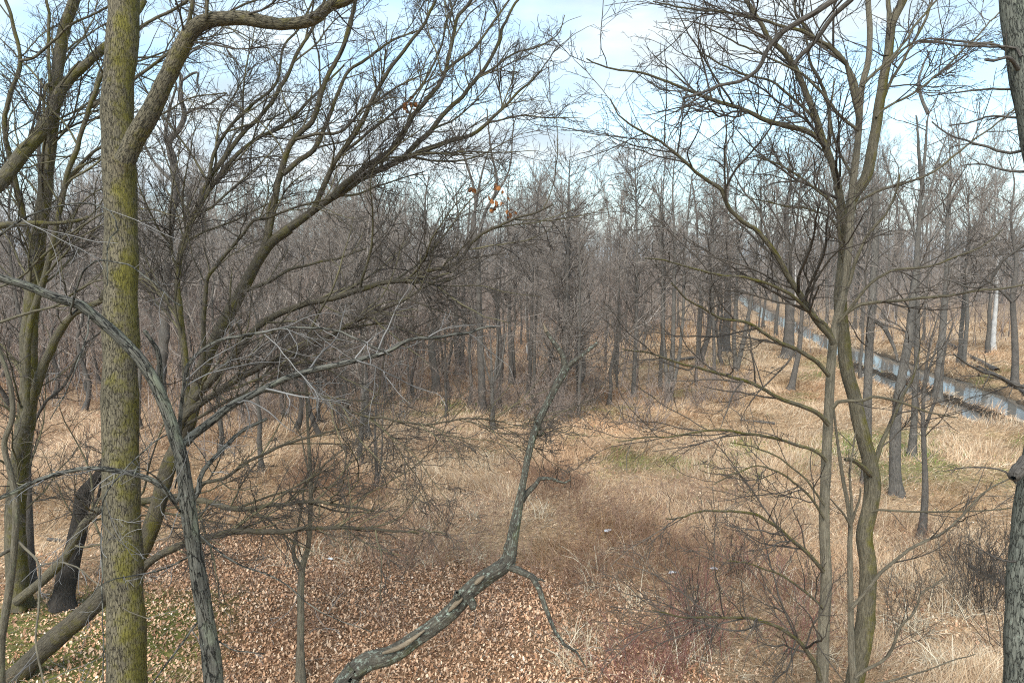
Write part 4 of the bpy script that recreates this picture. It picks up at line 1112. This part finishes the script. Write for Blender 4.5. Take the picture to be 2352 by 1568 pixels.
# ------------------------------------------------------------------ the wood behind: model trees, then copies
def model_tree(name, label, kind, seed, mats, h, tip):
    r = np.random.default_rng(seed)
    root = thing(name, label, "tree")
    n = 12
    z = np.linspace(0, 1, n)
    top = {'alder': .97, 'pole': .97, 'fork': .88, 'old': .85, 'birch': .95}[kind] * h
    bend = np.cumsum(r.normal(size=(n, 2)) * {'alder': .05, 'pole': .07, 'fork': .09, 'old': .2, 'birch': .08}[kind], axis=0)
    bend -= bend[0]
    P = np.c_[bend, z * top - .15][None]
    r0 = {'alder': .0085, 'pole': .0085, 'fork': .0115, 'old': .0135, 'birch': .008}[kind] * h
    R = (r0 * (1 - z * .92) + .008)[None]
    mb = MB()
    mb.tubes(P, R, 8, .05, seed, .5)
    mb.build("trunk", mats[0], root)
    tw = cr = MB()
    if kind in ('fork', 'old'):
        Q, S = grow(P, R, r, 1.25 if kind == 'fork' else 1.0, 24 if kind == 'fork' else 46, .95, 10, t0=.3, up=.10, wig=.07 if kind == 'fork' else .17, rr=.7, tip=.012, lmin=h * .3, lmax=h * .5, keep=0, taper=.3)
        Q2, S2 = grow(P, R, r, .8, 55, .4, 7, t0=.25, up=.06, wig=.12, rr=.4, tip=.008, lmax=h * .25, keep=0)
        cr.tubes(Q, S, 5)
        cr.tubes(Q2, S2, 4)
        lim = [(Q, S, 3.6, 34, .32), (Q2, S2, 4.2, 40, .4)]
    else:
        Q, S = grow(P, R, r, {'alder': 6.5, 'pole': 3.8, 'birch': 4.0}[kind], {'alder': 58, 'pole': 42, 'birch': 38}[kind], {'alder': .21, 'pole': .2, 'birch': .24}[kind], 7, t0=.22 if kind == 'alder' else .42, up=.09, wig=.1, rr=.5,
                    tip=.006, lmin=.5, lmax=h * .27, keep=0, taper=.75)
        cr.tubes(Q, S, 4)
        lim = [(Q, S, 4.6, 42, .42)]
    for Q, S, de, an, ra in lim:
        A, B = grow(Q, S, r, de, an, ra, 5, up=.06, wig=.14, tip=tip * 1.2, lmax=1.9, lmin=.25, keep=0)
        tw.tubes(A, B, 3)
        A2, B2 = grow(A, B, r, 4.6, 40, .5, 4, up=.04, wig=.18, tip=tip, lmax=.8, lmin=.18, keep=0)
        tw.tubes(A2, B2, 3)
        if kind in ('fork', 'old'):
            A3, B3 = grow(A2, B2, r, 3.6, 40, .55, 3, wig=.2, tip=tip, lmax=.5, lmin=.15, keep=0, cap=6000)
            tw.tubes(A3, B3, 3)
    tw.build("crown", [mats[1], mats[1]], root)
    return root


KINDS = [('alder', 'alder_tree', 12.5, GD, 3), ('pole', 'pole_tree', 13.0, GM, 3), ('fork', 'maple_tree', 13.5, GM, 3), ('old', 'oak_tree', 12.5, GD, 2), ('birch', 'birch_tree', 11.0, (M_WHITE, None, None, M_TWIGFAR), 1)]
LOOK = {'alder': "narrow dark alder with rising branches", 'pole': "straight grey pole like tree", 'fork': "grey maple with spreading stems",
        'old': "crooked dark oak with wide crown", 'birch': "thin white stemmed birch"}
rf = np.random.default_rng(4242)


def clear_ok(x, y):
    """True where the wood may stand: not in brook, clearing or in front of the traced trees"""
    b = brook_dist(np.array([x]), np.array([y]))[0]
    if b < (1.0 if y < 62 else -.4):
        return 0.0
    u = x / y * F + 1176      # compass bearing as the photograph sees it
    if u < 900:
        lim = 22 + 5 * max(0, (300 - u) / 300)
    elif u < 1500:
        lim = 30
    else:
        lim = 36
    if y < lim:
        return 0.0
    dens = 1.0
    if u > 1480:
        dens = .22 if y < 60 else .6
    return dens


spots = []
tries = 0
BANDS = [(22, 42, 66), (42, 68, 88), (68, 112, 126)]
for lo, hi, cnt in BANDS:
    got = 0
    while got < cnt:
        tries += 1
        y = math.sqrt(rf.uniform(lo * lo, hi * hi))
        x = rf.uniform(-.80, .80) * y + rf.uniform(-1, 1)
        if rf.random() > clear_ok(x, y):
            continue
        if any((x - a) ** 2 + (y - b) ** 2 < (1.0 + y * .012) ** 2 for a, b, _ in spots):
            continue
        spots.append((x, y, lo))
        got += 1
models, used = {}, set()
for kind, nm, h, m, k in KINDS:
    for v in range(k):
        mm = (m[0], M_TWIGFAR if kind != 'alder' else M_TWIGRED if v == 1 else M_TWIGFAR)
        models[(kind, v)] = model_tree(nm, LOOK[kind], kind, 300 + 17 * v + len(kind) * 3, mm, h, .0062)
WHERE = {22: "at the wood's near edge", 42: "in mid wood", 68: "deep in the wood"}
for x, y, lo in spots:
    u = x / y * F + 1176
    pr = [.34, .28, .24, .12, .02] if 900 < u < 1750 else [.14, .28, .38, .17, .03]
    kind, nm, h, m, k = KINDS[rf.choice(5, p=pr)]
    v = int(rf.integers(0, k))
    side = "left of the clearing" if u < 900 else ("behind the clearing" if u < 1560 else "around the brook")
    lab = f"{LOOK[kind]} {WHERE[lo]} {side}"
    g = f"{nm.split('_')[0]} trees {WHERE[lo]} {side}"
    s = (7.0 + .105 * y * (rf.uniform(.8, 1.45) if u > 1750 else rf.uniform(.3, .85))) / 14.2
    loc = (x, y, tz(x, y) - .05)
    key = (kind, v)
    if key not in used:
        used.add(key)
        o = models[key]
        o.location, o.rotation_euler, o.scale = loc, (0, 0, rf.uniform(0, 6.28)), (s, s, s * rf.uniform(.92, 1.1))
        o["label"], o["group"] = lab, g
    else:
        dup(models[key], loc, rf.uniform(0, 6.28), (s, s, s * rf.uniform(.92, 1.1)), lab, g)
for key, o in models.items():
    if key not in used:
        for c in list(o.children):
            bpy.data.objects.remove(c)
        bpy.data.objects.remove(o)

# the wood beyond, one mass
fw = MB()
ft = MB()
N = 1150
yy = np.sqrt(rf.uniform(108 ** 2, 290 ** 2, N))
xx = rf.uniform(-.82, .82, N) * yy
hh = rf.uniform(9, 12, N) + np.clip(yy - 108, 0, 200) * .018
P = np.zeros((N, 8, 3))
zz = np.linspace(0, 1, 8)
P[:, :, 0] = xx[:, None] + np.cumsum(rf.normal(size=(N, 8)) * .15, 1)
P[:, :, 1] = yy[:, None]
P[:, :, 2] = zz[None] * hh[:, None] - .3
R = (hh * .012)[:, None] * (1 - .88 * zz)[None]
fw.tubes(P, R, 5)
A, B = grow(P, R, rf, 2.4, 40, .27, 5, t0=.25, up=.12, wig=.1, rr=.6, tip=.022, lmin=1, lmax=4.2, keep=0)
fw.tubes(A, B, 3)
A, B = grow(A, B, rf, 1.7, 38, .5, 4, up=.08, wig=.15, tip=.017, lmin=.4, lmax=1.9, keep=0)
ft.tubes(A, B, 3)
A, B = grow(A, B, rf, 1.8, 38, .6, 3, up=.05, wig=.15, tip=.014, lmin=.3, lmax=1.2, keep=0, cap=130000)
ft.tubes(A, B, 3)
N = 14000      # brush under the far trees
yy = np.sqrt(rf.uniform(95 ** 2, 280 ** 2, N))
xx = rf.uniform(-.82, .82, N) * yy
ok = brook_dist(xx, yy) > 1.5
xx, yy = xx[ok], yy[ok]
N = len(xx)
P = np.zeros((N, 4, 3))
P[:, :, :2] = np.c_[xx, yy][:, None] + np.cumsum(rf.normal(size=(N, 4, 2)) * .22, 1)
P[:, :, 2] = np.linspace(0, 1, 4)[None] * rf.uniform(1.5, 6.5, (N, 1)) - .2
R = np.full((N, 1), .028) * np.linspace(1, .5, 4)[None]
ft.tubes(P, R, 3)
A, B = grow(P, R, rf, 1.3, 40, .4, 3, up=.1, wig=.15, tip=.018, lmin=.4, lmax=1.8, keep=0)
ft.tubes(A, B, 3)
o = thing("far_wood", "grey mass of bare trees closing the view beyond the clearing", "wood")
o["kind"] = "stuff"
a = fw.build("trunk", M_GREY, o)
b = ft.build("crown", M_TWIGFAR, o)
a["kind"] = b["kind"] = "stuff"

# undergrowth: thin rods and brush under the trees
N = 36000
yy = np.sqrt(rf.uniform(20 ** 2, 92 ** 2, N))
xx = rf.uniform(-.80, .80, N) * yy
nn = noise2(xx, yy, .35, 44)
u = xx / yy * F + 1176
lim = np.where(u < 900, 24.5 + np.clip((420 - u) / 40, 0, 9), np.where(u < 1560, np.where(u < 960, 27, 38), 44)) + 4 * rf.random(N) ** 2 * 3 - 2 + 2.5 * noise2(xx, yy, .8, 45)
ok = (yy > lim) & (brook_dist(xx, yy) > 1.2) & (nn > np.where(u > 1500, .25, -.35)) & (rf.random(N) < np.where(u > 1560, .2, np.where(u > 960, np.where(yy < 56, .2, .55), .75)))
xx, yy = xx[ok], yy[ok]
N = len(xx)
hh = (.8 + 5.6 * rf.random(N) ** 2.0) * (1 + .3 * noise2(xx, yy, .5, 46))
P = np.zeros((N, 5, 3))
P[:, 0] = np.c_[xx, yy, terrain(xx, yy) - .05]
d = unit(np.c_[rf.normal(size=(N, 2)) * .25, np.ones(N)])
for k in range(1, 5):
    d = unit(d + rf.normal(size=(N, 3)) * .13)
    P[:, k] = P[:, k - 1] + d * (hh / 4)[:, None]
R = (.006 + .0045 * hh)[:, None] * np.linspace(1, .35, 5)[None] * np.clip(yy / 40, .7, 1.3)[:, None]
um, ut = MB(), MB()
um.tubes(P, R, 3)
A, B = grow(P, R, rf, 1.9, 38, .34, 4, t0=.2, up=.08, wig=.16, tip=.0075, lmin=.35, lmax=1.5, keep=0, cap=85000)
um.tubes(A, B, 3)
o = um.build("undergrowth", M_TWIGRED)
tag(o, kind="stuff", label="purple brown brush of thin rods under the bare trees", cat="undergrowth")

# low brush in patches over the clearing
N = 21000
yy = np.sqrt(rf.uniform(11.5 ** 2, 27 ** 2, N))
xx = rf.uniform(-7, 11, N)
pt = noise2(xx, yy, .75, 61) + .6 * noise2(xx, yy, 1.9, 62)
u = xx / yy * F + 1176
ok = (pt > .12) & (u > 620) & (rf.random(N) < np.clip((yy - 11) / 3, 0, 1) * np.clip((27 - yy) / 5, 0, 1) * np.where(xx > 2.5, np.clip((20 - yy) / 4, .1, 1), 1)) & ((yy > 15.5) | (xx > 1.2))
xx, yy, pt = xx[ok], yy[ok], pt[ok]
N = len(xx)
hh = rf.uniform(.25, .8, N) * (.7 + .6 * np.clip(pt, 0, 1))
P = np.zeros((N, 4, 3))
P[:, 0] = np.c_[xx, yy, terrain(xx, yy) - .02]
d = unit(np.c_[rf.normal(size=(N, 2)) * .55, np.ones(N)])
for k in range(1, 4):
    d = unit(d + rf.normal(size=(N, 3)) * .22)
    P[:, k] = P[:, k - 1] + d * (hh / 3)[:, None]
R = np.full((N, 1), .0036) * np.linspace(1, .5, 4)[None]
bm = MB()
bm.tubes(P, R, 3)
A, B = grow(P, R, rf, 9, 45, .5, 3, t0=.2, wig=.2, tip=.0022, lmin=.08, lmax=.4, keep=0)
bm.tubes(A, B, 3)
o = bm.build("bramble_brush", twig_mat("russet brush", (.10, .05, .032), (.40, .24, .15)))
tag(o, kind="stuff", label="russet low brush and brambles in patches over the clearing", cat="brush")

# ------------------------------------------------------------------ shrubs, reeds, logs and snow on the meadow
def model_shrub(name, cat, seed, h, stems, spread, m, tip, dens=4.5):
    r = np.random.default_rng(seed)
    root = thing(name, "shrub", cat)
    st = MB()
    P = np.zeros((stems, 6, 3))
    P[:, 0, :2] = r.normal(size=(stems, 2)) * spread * .4
    P[:, 0, 2] = -.05
    d = unit(np.c_[r.normal(size=(stems, 2)) * .38, np.ones(stems)])
    hh = r.uniform(.5, 1.15, stems) * h
    for k in range(1, 6):
        d = unit(d + r.normal(size=(stems, 3)) * .14)
        P[:, k] = P[:, k - 1] + d * (hh / 5)[:, None]
    R = np.linspace(1, .4, 6)[None] * r.uniform(.8, 1.4, stems)[:, None] * tip * 1.9
    st.tubes(P, R, 4)
    st.build("stems", m, root)
    A, B = grow(P, R, r, dens, 40, .38, 4, t0=.25, up=.05, wig=.18, tip=tip, lmin=.1, lmax=.6, keep=0)
    A2, B2 = grow(A, B, r, dens, 42, .5, 3, wig=.2, tip=tip * .8, lmin=.06, lmax=.3, keep=0)
    tw = MB()
    tw.tubes(A, B, 3)
    tw.tubes(A2, B2, 3)
    tw.build("crown", m, root)
    return root


M_RED = twig_mat("red osier stems", (.20, .075, .06), (.30, .17, .13))
M_BRAM = twig_mat("bramble canes", (.20, .115, .08), (.40, .26, .18))
SH = [("red_osier_shrub", "shrub", M_RED, "red stemmed shrub in the tangle at the lower right of the clearing", "red stemmed shrubs at the lower right", 1.1, 13, .6, .0030,
       [(rf.uniform(1380, 1880), rf.uniform(1300, 1540)) for _ in range(20)] + [(rf.uniform(1400, 1560), rf.uniform(1440, 1600)) for _ in range(5)]),
      ("bramble_shrub", "shrub", M_BRAM, "brown bramble shrub in the band of brush across the middle of the clearing", "bramble shrubs across the clearing", .95, 20, 1.0, .0030,
       [(rf.uniform(760, 1700), rf.uniform(1060, 1370)) for _ in range(46)]),
      ("brush_shrub", "shrub", M_TWIG, "grey brown twiggy shrub on the dry grass around the forked trees", "grey brown shrubs around the forked trees", 1.5, 18, .5, .0038,
       [(rf.uniform(1560, 2320), rf.uniform(1180, 1480)) for _ in range(14)]),
      ("wood_edge_shrub", "shrub", M_TWIGRED, "purple brown twiggy shrub at the foot of the wood behind the clearing", "twiggy shrubs along the foot of the wood", 2.1, 26, .8, .006,
       [(rf.uniform(560, 1740), rf.uniform(865, 990)) for _ in range(34)]),
      ("leaf_floor_shrub", "shrub", M_BRAM, "low sparse brown shrub among the fallen leaves left of the dead stem", "low shrubs among the fallen leaves", .8, 10, .3, .003,
       [(rf.uniform(560, 1180), rf.uniform(1260, 1500)) for _ in range(13)])]
for nm, cat, m, lab, g, h, ns, sp, tip, pos in SH:
    pro = [model_shrub(nm, cat, 500 + 7 * k + len(nm), h, ns, sp, m, tip) for k in range(3)]
    fresh = [True] * 3
    for a, (u, vv) in enumerate(pos):
        q = gnd(u, vv)
        loc = (q[0], q[1], tz(q[0], q[1]))
        k = a % 3
        s = rf.uniform(.6, 1.15)
        if fresh[k]:
            fresh[k] = False
            o = pro[k]
            o.location, o.rotation_euler, o.scale = loc, (0, 0, rf.uniform(0, 6.28)), (s, s, s)
            o["label"], o["group"] = lab, g
        else:
            dup(pro[k], loc, rf.uniform(0, 6.28), (s, s, s), lab, g)

# broken pale reeds
def model_reed(seed):
    global rg
    rg = np.random.default_rng(seed)
    n = 46
    mb = MB()
    x, y = rg.normal(size=n) * .22, rg.normal(size=n) * .22
    C = np.array([(.62, .52, .36), (.70, .62, .46), (.52, .40, .25)])[rg.integers(0, 3, n)] * rg.uniform(.8, 1.1, (n, 1))
    blades(mb, x, y, rg.uniform(.45, 1.1, n), rg.uniform(.005, .010, n), rg.uniform(.1, 1.3, n), C, seg=4, curl=.55, z=np.zeros(n))
    return mb.build("reed_clump", M_GRASS, smooth=False, colors=True)


reeds = [model_reed(900 + k) for k in range(4)]
first = [True] * 4
RP = [(rf.uniform(1280, 1500), rf.uniform(1220, 1420)) for _ in range(8)] + [(rf.uniform(1980, 2320), rf.uniform(1180, 1540)) for _ in range(20)] + [(rf.uniform(1500, 1900), rf.uniform(1300, 1560)) for _ in range(16)] + \
     [(rf.uniform(960, 1250), rf.uniform(1040, 1340)) for _ in range(12)] + [(rf.uniform(1300, 1420), rf.uniform(1440, 1560)) for _ in range(4)] + [(rf.uniform(640, 1000), rf.uniform(1240, 1340)) for _ in range(6)]
for a, (u, vv) in enumerate(RP):
    q = gnd(u, vv)
    k = a % 4
    loc = (q[0], q[1], tz(q[0], q[1]) - .02)
    s = rf.uniform(.4, .85)
    if first[k]:
        first[k] = False
        o = reeds[k]
    else:
        o = reeds[k].copy()
        COL.objects.link(o)
    o.location, o.rotation_euler, o.scale = loc, (0, 0, rf.uniform(0, 6.28)), (s, s, s)
    tag(o, "clump of broken pale straw reeds standing out of the dry grass", "reeds", "broken reed clumps on the meadow")

# fallen trunks lying by the brook and in the wood
LOGS = [((2290, 855), (2180, 800), .16, "long dark fallen trunk beyond the brook near the right edge"), ((2360, 905), (2230, 838), .12, "thin fallen trunk along the brook's far bank"), ((1600, 828), (1500, 838), .12, "dark fallen trunk lying behind the three stemmed clump"),
        ((2110, 905), (1990, 862), .10, "half sunk log lying across the brook"), ((1300, 862), (1180, 880), .11, "fallen branchwood at the foot of the wood behind the dead stem"), ((2345, 1325), (2215, 1272), .05, "short broken bough on the grass beside the right edge trunk"),
        ((110, 1228), (185, 1236), .05, "short grey stick on the grass left of the black rotten trunk"), ((1780, 970), (1700, 962), .06, "thin fallen pole on the bright grass below the tilted trunk")]
for k, (a, b, r_, lab) in enumerate(LOGS):
    A, B = gnd(*a), gnd(*b)
    n = 16
    t_ = np.linspace(0, 1, n)[:, None]
    Q = A[None] * (1 - t_) + B[None] * t_
    Q[:, 2] = np.maximum(terrain(Q[:, 0], Q[:, 1]), -.36) + r_ * .7
    kern = np.ones(7) / 7
    Q[:, 2] = np.convolve(np.pad(Q[:, 2], 3, mode='edge'), kern, 'valid')
    mb = MB()
    Rr = r_ * np.linspace(1, .55, n)
    base = Q.mean(0)
    root = thing("fallen_log", lab, "log", base)
    mb.tubes(Q[None], Rr[None], 10, .12, k, cap=True)
    mb.build("trunk", M_GREYDK, root, base)
    G1, G2 = grow(Q[None], Rr[None], np.random.default_rng(k), 1.2, 60, .25, 5, up=.05, wig=.15, tip=.006, lmax=1.3, keep=0)
    if len(G1):
        mb = MB()
        mb.tubes(G1, G2, 5)
        mb.build("branches", M_GREYDK, root, base)

# last scraps of snow
M_SNOW, t, p = mat("old snow")
p.inputs['Base Color'].default_value = (.7, .72, .75, 1)
SNOW = [(1395, 1230, "largest"), (1545, 1305, "round"), (1640, 1300, "thin"), (760, 1290, "small")]
PLACE = ["on the reeds right of the dead stem", "at the upper edge of the red shrubs", "under the pale trunk's low boughs", "beside the slim tan sapling", "against the dead stem's bend", "below the dead stem's middle fork", "between reeds and dead stem", "in the hollow right of the mossy trunk", "in the brush left of the dead stem"]
for k, (u, vv, ad) in enumerate(SNOW):
    q = gnd(u, vv)
    r = np.random.default_rng(k)
    mb = MB()
    m_, s_ = 7, 12
    th = np.arange(s_) * 2 * math.pi / s_
    rad = r.uniform(.03, .08) * (1 + .4 * np.sin(2 * th + k) + .25 * np.sin(3 * th + 2 * k) + .15 * np.sin(5 * th))
    V = []
    for j in range(m_):
        f = j / (m_ - 1)
        rr = rad * math.cos(f * 1.5)
        V.append(np.c_[np.cos(th) * rr * 1.5, np.sin(th) * rr, np.full(s_, .035 * math.sin(f * 1.5) + .02)])
    V = np.vstack(V)
    i = np.arange(m_ * s_).reshape(m_, s_)
    Q = np.stack([i[:-1], np.roll(i[:-1], -1, 1), np.roll(i[1:], -1, 1), i[1:]], -1).reshape(-1, 4)
    mb.add(V, Q)
    o = mb.build("snow_patch", M_SNOW, None, (0, 0, 0))
    o.location = (q[0], q[1], tz(q[0], q[1]) + .03)
    tag(o, f"{ad} scrap of old snow {PLACE[k]}", "snow", "scraps of old snow on the meadow")

# ------------------------------------------------------------------ air: far trees pale a little
M_HAZE = bpy.data.materials.new("winter air")
M_HAZE.use_nodes = True
t = M_HAZE.node_tree
t.nodes.clear()
out = t.nodes.new("ShaderNodeOutputMaterial")
pv = t.nodes.new("ShaderNodeVolumePrincipled")
pv.inputs['Color'].default_value = (.86, .92, 1, 1)
pv.inputs['Density'].default_value = 0.00025
pv.inputs['Anisotropy'].default_value = 0.2
t.links.new(pv.outputs[0], out.inputs['Volume'])
hv = np.array([(sx * 3000, -500 if sy < 0 else 4000, -12 if sz < 0 else 24) for sx in (-1, 1) for sy in (-1, 1) for sz in (-1, 1)], float)
hq = np.array([(0, 1, 3, 2), (4, 6, 7, 5), (0, 4, 5, 1), (2, 3, 7, 6), (0, 2, 6, 4), (1, 5, 7, 3)])
me = mesh_from("haze", hv, hq, smooth=False)
me.materials.append(M_HAZE)
hz = bpy.data.objects.new("haze", me)
COL.objects.link(hz)
tag(hz, kind="stuff", label="thin pale winter air between the far trees", cat="haze")
